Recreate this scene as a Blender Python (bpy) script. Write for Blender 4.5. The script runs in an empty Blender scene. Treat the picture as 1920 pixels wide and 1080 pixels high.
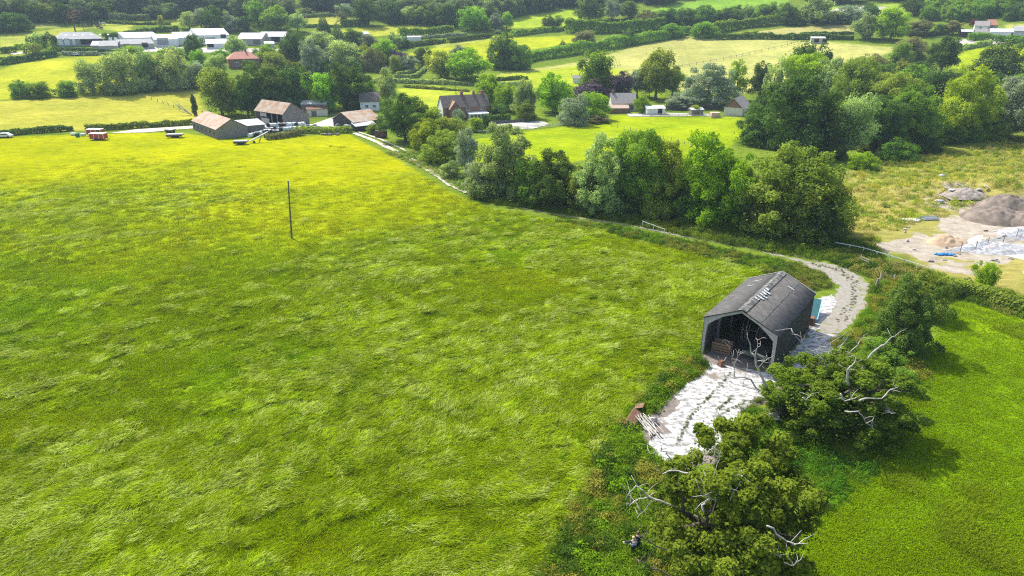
import bpy, bmesh, math, random
import numpy as np
from mathutils import Vector, Matrix

# ------------------------------------------------------------------ camera, sky, sun, exposure
S = bpy.context.scene
COL = S.collection
R_ = math.radians
CAM_H, PITCH, FPX = 38.0, 22.0, 1300.0
cam = bpy.data.cameras.new('camera'); camo = bpy.data.objects.new('camera', cam); COL.objects.link(camo)
camo.location = (0, 0, CAM_H); camo.rotation_euler = (R_(90 - PITCH), 0, 0)
cam.sensor_width = 36; cam.lens = 36 * FPX / 1920; cam.clip_start = .5; cam.clip_end = 6000
S.camera = camo
SUN_EL, SUN_AZ = 52, -38            # azimuth measured from straight ahead, minus = to the left
w = bpy.data.worlds.new('World'); S.world = w; w.use_nodes = True
nt = w.node_tree; sky = nt.nodes.new('ShaderNodeTexSky'); sky.sky_type = 'NISHITA'; sky.sun_disc = False
sky.sun_elevation = R_(SUN_EL); sky.sun_rotation = R_(SUN_AZ); sky.air_density = 1; sky.dust_density = 3; sky.ozone_density = .4
nt.links.new(sky.outputs[0], nt.nodes['Background'].inputs[0]); nt.nodes['Background'].inputs[1].default_value = .15
sl = bpy.data.lights.new('sun', 'SUN'); sl.energy = 3.7; sl.angle = R_(.9); sl.color = (1, .96, .88)
so = bpy.data.objects.new('sun', sl); COL.objects.link(so)
sd = Vector((math.sin(R_(SUN_AZ)) * math.cos(R_(SUN_EL)), math.cos(R_(SUN_AZ)) * math.cos(R_(SUN_EL)), math.sin(R_(SUN_EL))))
so.rotation_euler = sd.to_track_quat('Z', 'Y').to_euler(); so.location = (0, 0, 200)
S.view_settings.view_transform = 'Standard'; S.view_settings.look = 'None'
S.view_settings.exposure = .98; S.view_settings.gamma = 1
S.cycles.max_bounces = 6; S.cycles.diffuse_bounces = 3; S.cycles.transmission_bounces = 4; S.cycles.transparent_max_bounces = 8
S.cycles.volume_bounces = 0; S.cycles.use_denoising = False; S.cycles.filter_width = 1.15; S.cycles.sample_clamp_direct = .56; S.cycles.sample_clamp_indirect = .4

# ------------------------------------------------------------------ terrain and pixel helpers
CP, SP = math.cos(R_(PITCH)), math.sin(R_(PITCH))
_rs = np.random.RandomState(5); _ng = _rs.rand(8, 128, 128)
def vn(x, y, s, k=0):
    x = np.asarray(x, float) / s + 300.; y = np.asarray(y, float) / s + 300.
    i = np.floor(x).astype(int); j = np.floor(y).astype(int); u = x - i; v = y - j
    u = u * u * (3 - 2 * u); v = v * v * (3 - 2 * v); g = _ng[k % 8]
    a = g[i % 128, j % 128]; b = g[(i + 1) % 128, j % 128]; c = g[i % 128, (j + 1) % 128]; d = g[(i + 1) % 128, (j + 1) % 128]
    return (a * (1 - u) + b * u) * (1 - v) + (c * (1 - u) + d * u) * v
def fbm(x, y, s, k=0): return vn(x, y, s, k) * .55 + vn(x, y, s * .47, k + 1) * .3 + vn(x, y, s * .21, k + 2) * .15
def hill(d):
    d = np.asarray(d, float); e = np.maximum(0, d - 230)
    return np.where(e < 400, 3e-4 * e * e, 48 + .24 * (e - 400))
def gz(x, y):
    d = np.hypot(x, y)
    bank = np.exp(-((x - 112 - (y - 150) * .35) / 26) ** 2 - ((y - 150) / 9) ** 2) * (3.4 + 3.2 * (vn(x, y, 5, 1) - .5))
    return hill(d) + bank + np.clip((d - 230) / 120, 0, 1) * (vn(x, y, 90, 3) - .5) * 2.2
def ray(px, py):
    u = (px - 960) / FPX; v = (py - 540) / FPX
    return np.array([u, CP - v * SP, -SP - v * CP])
def G(px, py, dz=0.):
    """point of the ground seen at a place of the photograph"""
    r = ray(px, py); t = 20.; o = np.array([0, 0, CAM_H])
    while t < 1600:
        p = o + r * t
        if p[2] <= gz(p[0], p[1]): break
        t *= 1.02
    lo, hi = t / 1.02, t
    for _ in range(24):
        m = (lo + hi) / 2; p = o + r * m
        if p[2] <= gz(p[0], p[1]): hi = m
        else: lo = m
    p = o + r * hi
    return Vector((p[0], p[1], float(gz(p[0], p[1])) + dz))
def at(px, py, Y):
    r = ray(px, py); t = Y / r[1]
    return Vector((r[0] * t, Y, CAM_H + r[2] * t))
def proj(p):
    x, y, z = p[0], p[1], p[2] - CAM_H
    d = y * CP - z * SP; v = -(y * SP + z * CP)
    return 960 + FPX * x / d, 540 + FPX * v / d
def height_at(base, py):      # height of a thing standing on base whose top shows at row py
    D = base[1]; v = (py - 540) / FPX
    return CAM_H + D / (CP - v * SP) * (-SP - v * CP) - base[2]
def psize(base, px):          # metres spanned by px photo pixels at base
    d = base[1] * CP - (base[2] - CAM_H) * SP
    return px * d / FPX

# ------------------------------------------------------------------ materials
def nod(m): return m.node_tree.nodes, m.node_tree.links
def lin(*c): return tuple(c) + (1,)
def mat(name, c, c2=None, scale=3., rough=.8, detail=6, lo=.35, hi=.65, bump=0., metal=0., stretch=None, spec=.3, third=None):
    """solid material with a noise mix of two colours"""
    m = bpy.data.materials.new(name); m.use_nodes = True; n, l = nod(m); b = n['Principled BSDF']
    b.inputs['Roughness'].default_value = rough; b.inputs['Metallic'].default_value = metal; b.inputs['Specular IOR Level'].default_value = spec
    tc = n.new('ShaderNodeTexCoord'); mp = n.new('ShaderNodeMapping'); l.new(tc.outputs['Object'], mp.inputs[0])
    if stretch: mp.inputs['Scale'].default_value = stretch
    no = n.new('ShaderNodeTexNoise'); no.inputs['Scale'].default_value = scale; no.inputs['Detail'].default_value = detail; no.inputs['Roughness'].default_value = .65
    l.new(mp.outputs[0], no.inputs['Vector'])
    cr = n.new('ShaderNodeValToRGB'); e = cr.color_ramp.elements; e[0].position = lo; e[1].position = hi
    e[0].color = lin(*c); e[1].color = lin(*(c2 or [x * .75 for x in c]))
    if third: t = e.new((lo + hi) / 2); t.color = lin(*third)
    l.new(no.outputs[0], cr.inputs[0]); l.new(cr.outputs[0], b.inputs['Base Color'])
    if bump:
        bp = n.new('ShaderNodeBump'); bp.inputs['Strength'].default_value = bump; l.new(no.outputs[0], bp.inputs['Height']); l.new(bp.outputs[0], b.inputs['Normal'])
    return m
def leaf_mat(name, c, c2, tr=.48, nscale=.35, gloss=0):
    """foliage: diffuse + translucent, two leaf colours in clumps, leaf to leaf variation"""
    m = bpy.data.materials.new(name); m.use_nodes = True; n, l = nod(m); n.remove(n['Principled BSDF'])
    out = n['Material Output']
    tc = n.new('ShaderNodeNewGeometry'); no = n.new('ShaderNodeTexNoise'); no.inputs['Scale'].default_value = nscale; no.inputs['Detail'].default_value = 3
    l.new(tc.outputs['Position'], no.inputs['Vector'])
    at_ = n.new('ShaderNodeAttribute'); at_.attribute_name = 'v'
    oi = n.new('ShaderNodeObjectInfo')
    mixf = n.new('ShaderNodeMath'); mixf.operation = 'MULTIPLY_ADD'; mixf.inputs[1].default_value = .55
    l.new(at_.outputs['Fac'], mixf.inputs[0]); l.new(no.outputs[0], mixf.inputs[2])
    cr = n.new('ShaderNodeValToRGB'); e = cr.color_ramp.elements; e[0].position = .5; e[1].position = 1.0
    e[0].color = lin(*c); e[1].color = lin(*c2); l.new(mixf.outputs[0], cr.inputs[0])
    hs = n.new('ShaderNodeHueSaturation'); l.new(cr.outputs[0], hs.inputs['Color'])
    mr = n.new('ShaderNodeMapRange'); mr.inputs[3].default_value = .8; mr.inputs[4].default_value = 1.2; l.new(oi.outputs['Random'], mr.inputs[0]); l.new(mr.outputs[0], hs.inputs['Value'])
    mr2 = n.new('ShaderNodeMapRange'); mr2.inputs[3].default_value = .485; mr2.inputs[4].default_value = .515
    fr = n.new('ShaderNodeMath'); fr.operation = 'FRACT'; mu = n.new('ShaderNodeMath'); mu.operation = 'MULTIPLY'; mu.inputs[1].default_value = 7.3
    l.new(oi.outputs['Random'], mu.inputs[0]); l.new(mu.outputs[0], fr.inputs[0]); l.new(fr.outputs[0], mr2.inputs[0]); l.new(mr2.outputs[0], hs.inputs['Hue'])
    d = n.new('ShaderNodeBsdfDiffuse'); t = n.new('ShaderNodeBsdfTranslucent'); g = n.new('ShaderNodeBsdfGlossy'); g.inputs['Roughness'].default_value = .45
    l.new(hs.outputs[0], d.inputs[0])
    ty = n.new('ShaderNodeMix'); ty.data_type = 'RGBA'; ty.blend_type = 'MULTIPLY'; ty.inputs[0].default_value = 1; ty.inputs[7].default_value = (1.25, 1.3, .6, 1)
    l.new(hs.outputs[0], ty.inputs[6]); l.new(ty.outputs[2], t.inputs[0])
    mx = n.new('ShaderNodeMixShader'); mx.inputs[0].default_value = tr; l.new(d.outputs[0], mx.inputs[1]); l.new(t.outputs[0], mx.inputs[2])
    mg = n.new('ShaderNodeMixShader'); mg.inputs[0].default_value = gloss; l.new(mx.outputs[0], mg.inputs[1]); l.new(g.outputs[0], mg.inputs[2])
    l.new(mg.outputs[0], out.inputs[0])
    return m
def grass_mat(name, tr=.5, gloss=.0):
    """grass blades: colour comes from each clump's own tint"""
    m = bpy.data.materials.new(name); m.use_nodes = True; n, l = nod(m); n.remove(n['Principled BSDF']); out = n['Material Output']
    a = n.new('ShaderNodeAttribute'); a.attribute_type = 'INSTANCER'; a.attribute_name = 'tint'
    v = n.new('ShaderNodeAttribute'); v.attribute_name = 'v'
    mr = n.new('ShaderNodeMapRange'); mr.inputs[3].default_value = .65; mr.inputs[4].default_value = 1.35; l.new(v.outputs['Fac'], mr.inputs[0])
    hs = n.new('ShaderNodeHueSaturation'); l.new(a.outputs['Color'], hs.inputs['Color']); l.new(mr.outputs[0], hs.inputs['Value'])
    d = n.new('ShaderNodeBsdfDiffuse'); t = n.new('ShaderNodeBsdfTranslucent'); g = n.new('ShaderNodeBsdfGlossy'); g.inputs['Roughness'].default_value = .4
    l.new(hs.outputs[0], d.inputs[0]); l.new(hs.outputs[0], t.inputs[0])
    mx = n.new('ShaderNodeMixShader'); mx.inputs[0].default_value = tr; l.new(d.outputs[0], mx.inputs[1]); l.new(t.outputs[0], mx.inputs[2])
    mg = n.new('ShaderNodeMixShader'); mg.inputs[0].default_value = gloss; l.new(mx.outputs[0], mg.inputs[1]); l.new(g.outputs[0], mg.inputs[2])
    l.new(mg.outputs[0], out.inputs[0]); return m

M = dict(
 green=leaf_mat('leaf_green', (0.096, 0.184, 0.025), (0.263, 0.413, 0.054)),
 dark=leaf_mat('leaf_dark', (0.054, 0.104, 0.024), (0.144, 0.236, 0.044), tr=.36),
 bright=leaf_mat('leaf_bright', (0.124, 0.254, 0.012), (0.339, 0.509, 0.028)),
 willow=leaf_mat('leaf_willow', (0.168, 0.256, 0.088), (0.472, 0.550, 0.216)),
 silver=leaf_mat('leaf_silver', (0.147, 0.209, 0.127), (0.420, 0.491, 0.309), tr=.3),
 yellow=leaf_mat('leaf_yellow', (.17, .26, .015), (.40, .50, .045)),
 olive=leaf_mat('leaf_olive', (0.138, 0.196, 0.029), (0.326, 0.386, 0.060)),
 copper=leaf_mat('leaf_copper', (0.070, 0.051, 0.070), (0.168, 0.127, 0.154), tr=.15),
 red=leaf_mat('leaf_red', (0.140, 0.021, 0.021), (0.253, 0.056, 0.043), tr=.2),
 brown=leaf_mat('leaf_brown', (.13, .14, .05), (.27, .27, .10), tr=.3),
 oak=leaf_mat('leaf_oak', (.08, .116, .011), (.235, .278, .028), nscale=.5),
 oakdark=leaf_mat('leaf_oak_dark', (.07, .125, .012), (.20, .29, .03), nscale=.5),
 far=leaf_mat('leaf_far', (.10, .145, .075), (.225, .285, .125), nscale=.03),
 bark=mat('bark', (.09, .07, .05), (.17, .14, .11), 4, .95),
 deadwood=mat('deadwood', (.56, .53, .48), (.30, .27, .24), 2.5, .9, bump=.2),
 conc=mat('concrete_grey', (.33, .315, .29), (.45, .435, .40), 2, .9),
 roofgrey=mat('roof_cement', (.05, .047, .043), (.128, .12, .11), 2.6, .95, stretch=(.35, 1, 1), third=(.078, .077, .074), lo=.3, hi=.7, detail=10),
 darkwall=mat('wall_dark_sheet', (.022, .022, .02), (.045, .045, .042), .8, .8),
 innerwall=mat('wall_inner', (.12, .12, .115), (.22, .21, .2), .9, .9),
 white=mat('white_paint', (.8, .8, .78), (.68, .68, .66), 1.5, .6),
 whitesheet=mat('white_sheet', (.82, .83, .82), (.7, .71, .7), .6, .5),
 lightroof=mat('light_grey_roof', (.50, .50, .49), (.38, .38, .37), .5, .7),
 greyroof=mat('grey_roof', (.27, .27, .265), (.36, .36, .35), .5, .8),
 rust=mat('rusty_sheet', (.37, .335, .29), (.29, .155, .08), .5, .75, lo=.36, hi=.62, third=(.34, .25, .17), detail=9),
 rustbrown=mat('rust_brown', (.13, .07, .045), (.2, .11, .07), 3, .85),
 boards=mat('weathered_boards', (.30, .275, .245), (.15, .135, .118), 1.2, .95, stretch=(6, 6, .4)),
 stone=mat('old_stone', (.12, .11, .10), (.2, .185, .165), 2, .95),
 brick=mat('brick', (.22, .11, .075), (.3, .17, .11), 3, .9),
 redtile=mat('red_tile', (.48, .19, .13), (.55, .27, .19), 1.2, .85),
 tile=mat('brown_tile', (.105, .088, .078), (.17, .14, .12), 1.1, .9),
 greytile=mat('grey_tile', (.22, .205, .19), (.3, .28, .26), 1.2, .9),
 cream=mat('cream_render', (.62, .57, .46), (.7, .66, .56), 1, .85),
 glass=mat('window_glass', (.03, .035, .04), (.06, .07, .08), 2, .12, spec=.6),
 darkin=mat('painted_dark', (.015, .014, .013), (.03, .028, .025), 2, .9),
 pole=mat('pole_wood', (.11, .085, .06), (.19, .16, .125), 5, .9, stretch=(1, 1, .2)),
 fence=mat('fence_wood', (.30, .27, .23), (.42, .39, .34), 2, .9),
 palefence=mat('fence_pale', (.55, .54, .51), (.68, .67, .64), 2, .7),
 wood=mat('crate_wood', (.20, .12, .07), (.30, .2, .125), 3, .85, stretch=(1, 8, 8)),
 redpaint=mat('red_paint', (.42, .035, .035), (.36, .05, .045), 1, .5),
 teal=mat('teal_sheet', (.008, .065, .075), (.014, .09, .10), 1, .5),
 tealedge=mat('pale_blue_steel', (.30, .5, .58), (.22, .4, .5), 2, .5),
 metal=mat('galvanised', (.5, .5, .5), (.36, .36, .37), 2, .35, metal=.6),
 black=mat('black_rubber', (.014, .014, .015), (.03, .03, .03), 3, .7),
 blackwrap=mat('black_bale_wrap', (.012, .013, .014), (.03, .03, .032), 2, .25, spec=.7),
 whitewrap=mat('white_bale_wrap', (.72, .74, .74), (.55, .58, .58), 1.5, .35),
 blue=mat('blue_plastic', (.03, .22, .55), (.06, .3, .62), 2, .5),
 greenbin=mat('green_plastic', (.015, .12, .07), (.02, .16, .1), 2, .5),
 soil=mat('dark_soil', (.115, .092, .073), (.25, .205, .165), .5, 1, bump=.4, third=(.165, .135, .108)),
 sand=mat('sand', (.36, .25, .155), (.5, .37, .25), .7, 1, bump=.3),
 rubble=mat('rubble', (.16, .125, .10), (.36, .32, .28), 1.2, 1, bump=.6),
 skin=mat('skin', (.52, .33, .25), (.56, .37, .29), 5, .6),
 blond=mat('hair_blond', (.62, .52, .33), (.48, .38, .2), 20, .6), hairbrown=mat('hair_brown', (.13, .085, .055), (.2, .14, .09), 20, .6),
 navy=mat('cloth_navy', (.02, .022, .04), (.035, .04, .065), 8, .9), greycloth=mat('cloth_grey', (.38, .38, .42), (.5, .5, .53), 8, .9),
 blackcloth=mat('cloth_black', (.012, .012, .014), (.025, .025, .028), 8, .9),
 cow=mat('cow_hide', (.03, .022, .018), (.09, .06, .04), 1, .8), cowwhite=mat('cow_pale', (.6, .56, .5), (.5, .45, .4), 1, .8),
 grass=grass_mat('grass_blades'),
)

# ------------------------------------------------------------------ mesh helpers
def meta(o, label=None, cat=None, group=None, kind=None):
    if label: o['label'] = label
    if cat: o['category'] = cat
    if group: o['group'] = group
    if kind: o['kind'] = kind
    return o
def empty(name, loc, rz=0., label=None, cat=None, group=None):
    o = bpy.data.objects.new(name, None); COL.objects.link(o); o.location = loc; o.rotation_euler = (0, 0, rz)
    o.empty_display_size = .3
    return meta(o, label, cat, group)
def link(name, me, m=None, parent=None, smooth=False):
    o = bpy.data.objects.new(name, me); COL.objects.link(o)
    if m is not None:
        if not len(me.materials): me.materials.append(m)
        elif me.materials[0] is not m:
            o.material_slots[0].link = 'OBJECT'; o.material_slots[0].material = m
    if parent is not None: o.parent = parent
    if smooth: me.polygons.foreach_set('use_smooth', [True] * len(me.polygons))
    return o
def np_mesh(name, V, F, v=None):
    """mesh out of arrays; all faces have the same number of corners; v = one value per face"""
    V = np.asarray(V, np.float32); F = np.asarray(F, np.int32); k = F.shape[1]
    me = bpy.data.meshes.new(name); me.vertices.add(len(V)); me.vertices.foreach_set('co', V.ravel())
    me.loops.add(F.size); me.loops.foreach_set('vertex_index', F.ravel())
    me.polygons.add(len(F)); me.polygons.foreach_set('loop_start', np.arange(0, F.size, k, dtype=np.int32))
    if v is not None:
        a = me.attributes.new('v', 'FLOAT', 'FACE'); a.data.foreach_set('value', np.asarray(v, np.float32))
    me.update(calc_edges=True); return me
class MB:
    """collects boxes, tubes and polygons for ONE mesh"""
    def __init__(s): s.bm = bmesh.new()
    def box(s, c, d, rz=0., rx=0., ry=0.):
        mtx = Matrix.Translation(c) @ Matrix.Rotation(rz, 4, 'Z') @ Matrix.Rotation(ry, 4, 'Y') @ Matrix.Rotation(rx, 4, 'X') @ Matrix.Diagonal((d[0], d[1], d[2], 1))
        bmesh.ops.create_cube(s.bm, size=1, matrix=mtx); return s
    def bar(s, a, b, wd, ht=None):
        a, b = Vector(a), Vector(b); d = b - a; L = d.length
        q = d.to_track_quat('X', 'Z').to_matrix().to_4x4()
        bmesh.ops.create_cube(s.bm, size=1, matrix=Matrix.Translation((a + b) / 2) @ q @ Matrix.Diagonal((L, wd, ht or wd, 1))); return s
    def tube(s, pts, rad, n=6):
        pts = [Vector(p) for p in pts]; rings = []
        rad = rad if hasattr(rad, '__len__') else [rad] * len(pts)
        for i, p in enumerate(pts):
            d = (pts[min(i + 1, len(pts) - 1)] - pts[max(i - 1, 0)]).normalized()
            u = d.orthogonal().normalized() if abs(d.z) < .95 else Vector((1, 0, 0)); u = (u - d * u.dot(d)).normalized(); v = d.cross(u)
            if rings:
                pass
            rings.append([s.bm.verts.new(p + (u * math.cos(2 * math.pi * k / n) + v * math.sin(2 * math.pi * k / n)) * rad[i]) for k in range(n)])
        for a, b in zip(rings, rings[1:]):
            # choose best rotational match
            sh = min(range(n), key=lambda q: sum((a[k].co - b[(k + q) % n].co).length for k in range(n)))
            for k in range(n): s.bm.faces.new((a[k], a[(k + 1) % n], b[(k + 1 + sh) % n], b[(k + sh) % n]))
        s.bm.faces.new(rings[0][::-1]); s.bm.faces.new(rings[-1]); return s
    def poly(s, pts, ext):
        """flat polygon extruded by the vector ext"""
        a = [s.bm.verts.new(p) for p in pts]; b = [s.bm.verts.new(Vector(p) + Vector(ext)) for p in pts]; n = len(a)
        s.bm.faces.new(a[::-1]); s.bm.faces.new(b)
        for i in range(n): s.bm.faces.new((a[i], a[(i + 1) % n], b[(i + 1) % n], b[i]))
        return s
    def cyl(s, c, r, L, axis='Z', n=16, r2=None):
        q = {'Z': Matrix(), 'X': Matrix.Rotation(math.pi / 2, 4, 'Y'), 'Y': Matrix.Rotation(math.pi / 2, 4, 'X')}[axis]
        bmesh.ops.create_cone(s.bm, cap_ends=True, segments=n, radius1=r, radius2=r if r2 is None else r2, depth=L, matrix=Matrix.Translation(c) @ q); return s
    def lump(s, c, d, seed=0, rough=.25, sub=2):
        r = bmesh.ops.create_icosphere(s.bm, subdivisions=sub, radius=1, matrix=Matrix()); rr = random.Random(seed)
        ph = [rr.uniform(0, 6) for _ in range(6)]
        for v in r['verts']:
            p = v.co.copy(); k = 1 + rough * (math.sin(p.x * 3 + ph[0]) * math.sin(p.y * 3.4 + ph[1]) + .5 * math.sin(p.z * 6 + ph[2]) * math.sin(p.x * 7 + ph[3]))
            v.co = Vector((p.x * d[0] * k + c[0], p.y * d[1] * k + c[1], p.z * d[2] * k + c[2]))
        return s
    def build(s, name, m, parent=None, bevel=0., smooth=False):
        if bevel: bmesh.ops.bevel(s.bm, geom=s.bm.edges[:], offset=bevel, segments=1, affect='EDGES')
        bmesh.ops.recalc_face_normals(s.bm, faces=s.bm.faces[:])
        me = bpy.data.meshes.new(name); s.bm.to_mesh(me); s.bm.free(); return link(name, me, m, parent, smooth)

# ------------------------------------------------------------------ ground: one sheet, coloured by its crops, the main field's shade painted in
def inside(poly, X, Y):
    """signed distance-like mask (metres, + inside) of a polygon"""
    P = np.array(poly, float); n = len(P); ins = np.zeros(X.shape, bool); dm = np.full(X.shape, 1e9)
    for i in range(n):
        a, b = P[i], P[(i + 1) % n]
        c = ((a[1] > Y) != (b[1] > Y)); 
        with np.errstate(divide='ignore', invalid='ignore'): ins ^= c & (X < (b[0] - a[0]) * (Y - a[1]) / (b[1] - a[1] + 1e-12) + a[0])
        e = b - a; t = np.clip(((X - a[0]) * e[0] + (Y - a[1]) * e[1]) / (e @ e + 1e-9), 0, 1)
        dm = np.minimum(dm, np.hypot(X - a[0] - t * e[0], Y - a[1] - t * e[1]))
    return np.where(ins, dm, -dm)
def gp(*px): return [tuple(G(*p)[:2]) for p in px]
FIELD = gp((0, 257), (150, 252), (330, 248), (440, 262), (652, 251), (750, 301), (838, 356), (920, 393), (1095, 421), (1206, 449), (1330, 478), (1440, 500), (1400, 545), (1318, 640), (1260, 700), (1185, 770), (1130, 860), (1075, 960), (1020, 1080)) + [(0., 20.), (-70, 10), (-300, 100), (-330, 220)]
MEADOW = gp((1470, 1080), (1530, 950), (1640, 830), (1740, 680), (1770, 590), (1800, 560), (1920, 590)) + [(120, 70), (110, 10), (12, 12), (20, 36)]
POLYS = [  # (polygon, colour, feather m)
 (gp((0, 190), (150, 181), (230, 180), (370, 166), (385, 215), (360, 232), (250, 240), (0, 252)) + [(-260, 215), (-300, 280)], (0.296, 0.293, 0.038), 3),
 (gp((0, 130), (60, 113), (200, 103), (330, 105), (330, 150), (225, 175), (140, 180), (0, 186)) + [(-330, 290), (-330, 360)], (0.311, 0.331, 0.021), 3),
 (gp((0, 96), (70, 95), (95, 102), (60, 110), (0, 122)), (0.222, 0.254, 0.035), 3),
 (gp((0, 66), (110, 54), (250, 46), (240, 62), (170, 52), (95, 72), (50, 88), (0, 92)), (0.296, 0.323, 0.049), 3),
 (gp((150, 42), (340, 35), (345, 47), (250, 46), (150, 48)), (0.311, 0.339, 0.049), 3),
 (gp((30, 46), (105, 43), (110, 51), (30, 55)), (0.281, 0.293, 0.070), 3),
 (gp((880, 262), (1000, 245), (1130, 228), (1150, 216), (1390, 219), (1400, 250), (1330, 300), (1150, 290), (1000, 320), (880, 330), (850, 290)), (.215, .285, .006), 2),
 (gp((745, 166), (815, 160), (890, 172), (880, 187), (815, 200), (760, 210)), (0.296, 0.347, 0.028), 2),
 (gp((925, 142), (1070, 118), (1200, 85), (1290, 69), (1540, 78), (1690, 90), (1600, 125), (1560, 160), (1400, 175), (1080, 160)), (0.340, 0.339, 0.098), 4),
 (gp((880, 150), (960, 138), (1090, 122), (1180, 132), (1100, 160), (990, 165)), (0.266, 0.323, 0.021), 5),
 (gp((740, 105), (810, 92), (935, 72), (1075, 66), (1120, 72), (960, 98), (870, 122), (820, 130)), (0.318, 0.354, 0.014), 3),
 (gp((810, 84), (935, 66), (935, 72), (820, 90)), (0.296, 0.331, 0.049), 2),
 (gp((570, 32), (660, 28), (690, 45), (570, 50)), (0.311, 0.323, 0.049), 3),
 (gp((630, 56), (760, 47), (830, 52), (800, 62), (640, 72)), (0.318, 0.339, 0.035), 3),
 (gp((955, 32), (1085, 17), (1090, 36), (1060, 52), (960, 52)), (0.244, 0.331, 0.021), 3),
 (gp((1180, 28), (1260, 10), (1340, -6), (1480, -8), (1470, 14), (1400, 28), (1240, 30)), (0.163, 0.293, 0.028), 3),
 (gp((1550, 14), (1640, 9), (1735, 4), (1730, 30), (1600, 34)), (0.222, 0.323, 0.035), 3),
 (gp((1385, 62), (1500, 50), (1605, 46), (1605, 64), (1480, 66)), (0.311, 0.293, 0.098), 3),
 (gp((1780, 128), (1800, 98), (1830, 92), (1920, 86), (1930, 115), (1850, 130)), (0.266, 0.339, 0.010), 3),
 (gp((1552, 20), (1580, 14), (1620, 11), (1664, 13), (1650, 18), (1600, 22)), (.42, .38, .32), 2),
 (gp((1885, 46), (1930, 44), (1930, 54), (1890, 55)), (0.311, 0.323, 0.084), 2),
 (gp((1540, 340), (1600, 318), (1700, 296), (1800, 275), (1930, 255), (1960, 420), (1940, 560), (1760, 515), (1640, 462), (1570, 440)), (0.252, 0.231, 0.063), 3),
 (gp((1600, 300), (1700, 290), (1930, 250), (1930, 350), (1830, 335), (1720, 318), (1640, 360)), (0.200, 0.223, 0.032), 5),
]
na, nr = 900, 880
th = np.linspace(-1.02, 1.02, na); rr = 14 * (1500 / 14) ** np.linspace(0, 1, nr)
TH, RR = np.meshgrid(th, rr); X = np.sin(TH) * RR; Y = np.cos(TH) * RR
V = np.stack([X, Y, gz(X, Y)], -1).reshape(-1, 3)
ii = np.arange((nr - 1) * na).reshape(nr - 1, na)[:, :-1].ravel()
X, Y = V[:, 0], V[:, 1]
CA, SA = math.cos(R_(28)), math.sin(R_(28))
_a, _b = G(640, 905), G(1150, 640); _d = (_b - _a).normalized(); RN = (-_d.y, _d.x)   # old mowing rows
def sward(X, Y):
    """relief of the wind-lodged grass: combed waves (0..1) and how rough the patch is (0..1)"""
    U, W = X * CA + Y * SA, -X * SA + Y * CA
    u = U + (fbm(X, Y, 15, 2) - .5) * 12; v = W + (fbm(X, Y, 12, 4) - .5) * 9
    a = vn(u * .45, v, 1.0, 1) * .5 + vn(u * .6, v, .5, 3) * .5
    L = .45 * fbm(u * .6, v, 2.3, 3) + .55 * fbm(X, Y, 24, 5)
    L = L + .022 * np.sin((X * RN[0] + Y * RN[1]) * 2 * np.pi / 2.9 + (fbm(X, Y, 20, 1) - .5) * 4)
    return a, L
jit = (fbm(X, Y, 6, 2) - .5)
fm = np.clip(.5 + inside(FIELD, X, Y) / 1.2 + jit, 0, 1)
sa_, sL_ = sward(X, Y); rough_ = np.clip((sL_ - .40) * 6, .15, 1)
far_ = np.clip((Y - 95) / 90 + (fbm(X, Y, 45, 1) - .5) * .9, 0, 1)
V[:, 2] += fm * (1 - .9 * far_) * np.clip((260 - Y) / 120, .15, 1) * rough_ * sa_ * .62
me = np_mesh('ground', V, np.stack([ii, ii + 1, ii + na + 1, ii + na], -1))
colr = np.empty((len(V), 4), np.float32); colr[:] = (.115, .17, .018, 1)
def blend(mask, c): colr[:, :3] += mask[:, None] * (np.asarray(c) - colr[:, :3])
for poly, c, f in POLYS:
    blend(np.clip(.5 + inside(poly, X, Y) / f + jit * 1.2, 0, 1), c)
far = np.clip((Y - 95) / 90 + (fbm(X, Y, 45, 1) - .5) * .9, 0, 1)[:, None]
fc = (1 - far) * np.array((.17, .255, .003)) + far * np.array((.31, .335, .001))  # bright yellow far, darker green near: shade put into the field colour
pm = (1 - .8 * far) * (np.clip((sa_ - .42) * 2.4, 0, 1) * np.clip((sL_ - .42) * 5, .1, 1))[:, None]
fc = fc * (.8 + .2 * pm) + pm * ((1 - far) * np.array((.10, .12, .02)) + far * np.array((.07, .08, .03)))  # wave crests painted paler, troughs darker: relief shade in the colour
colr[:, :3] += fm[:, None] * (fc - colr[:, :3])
blend(np.clip(.5 + inside(MEADOW, X, Y) / 1.5 + jit, 0, 1), (.125, .215, .003))
DIRT = gp((1625, 470), (1690, 446), (1755, 428), (1795, 398), (1735, 366), (1790, 340), (1860, 362), (1935, 372), (1940, 470), (1900, 500), (1800, 488), (1760, 500))
dm = np.clip(.5 + inside(DIRT, X, Y) / 4 + jit * 2.6, 0, 1)
strip = np.clip(1 - np.abs(inside(gp((1760, 495), (1930, 490), (1930, 540), (1840, 515)), X, Y)) / 3 + jit * 3, 0, 1) * .7
dm = np.maximum(dm, strip * (fm < .1))
a = me.attributes.new('crop_shade', 'FLOAT_COLOR', 'POINT'); a.data.foreach_set('color', colr.ravel())
a = me.attributes.new('dirt', 'FLOAT', 'POINT'); a.data.foreach_set('value', dm.astype(np.float32))
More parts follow.
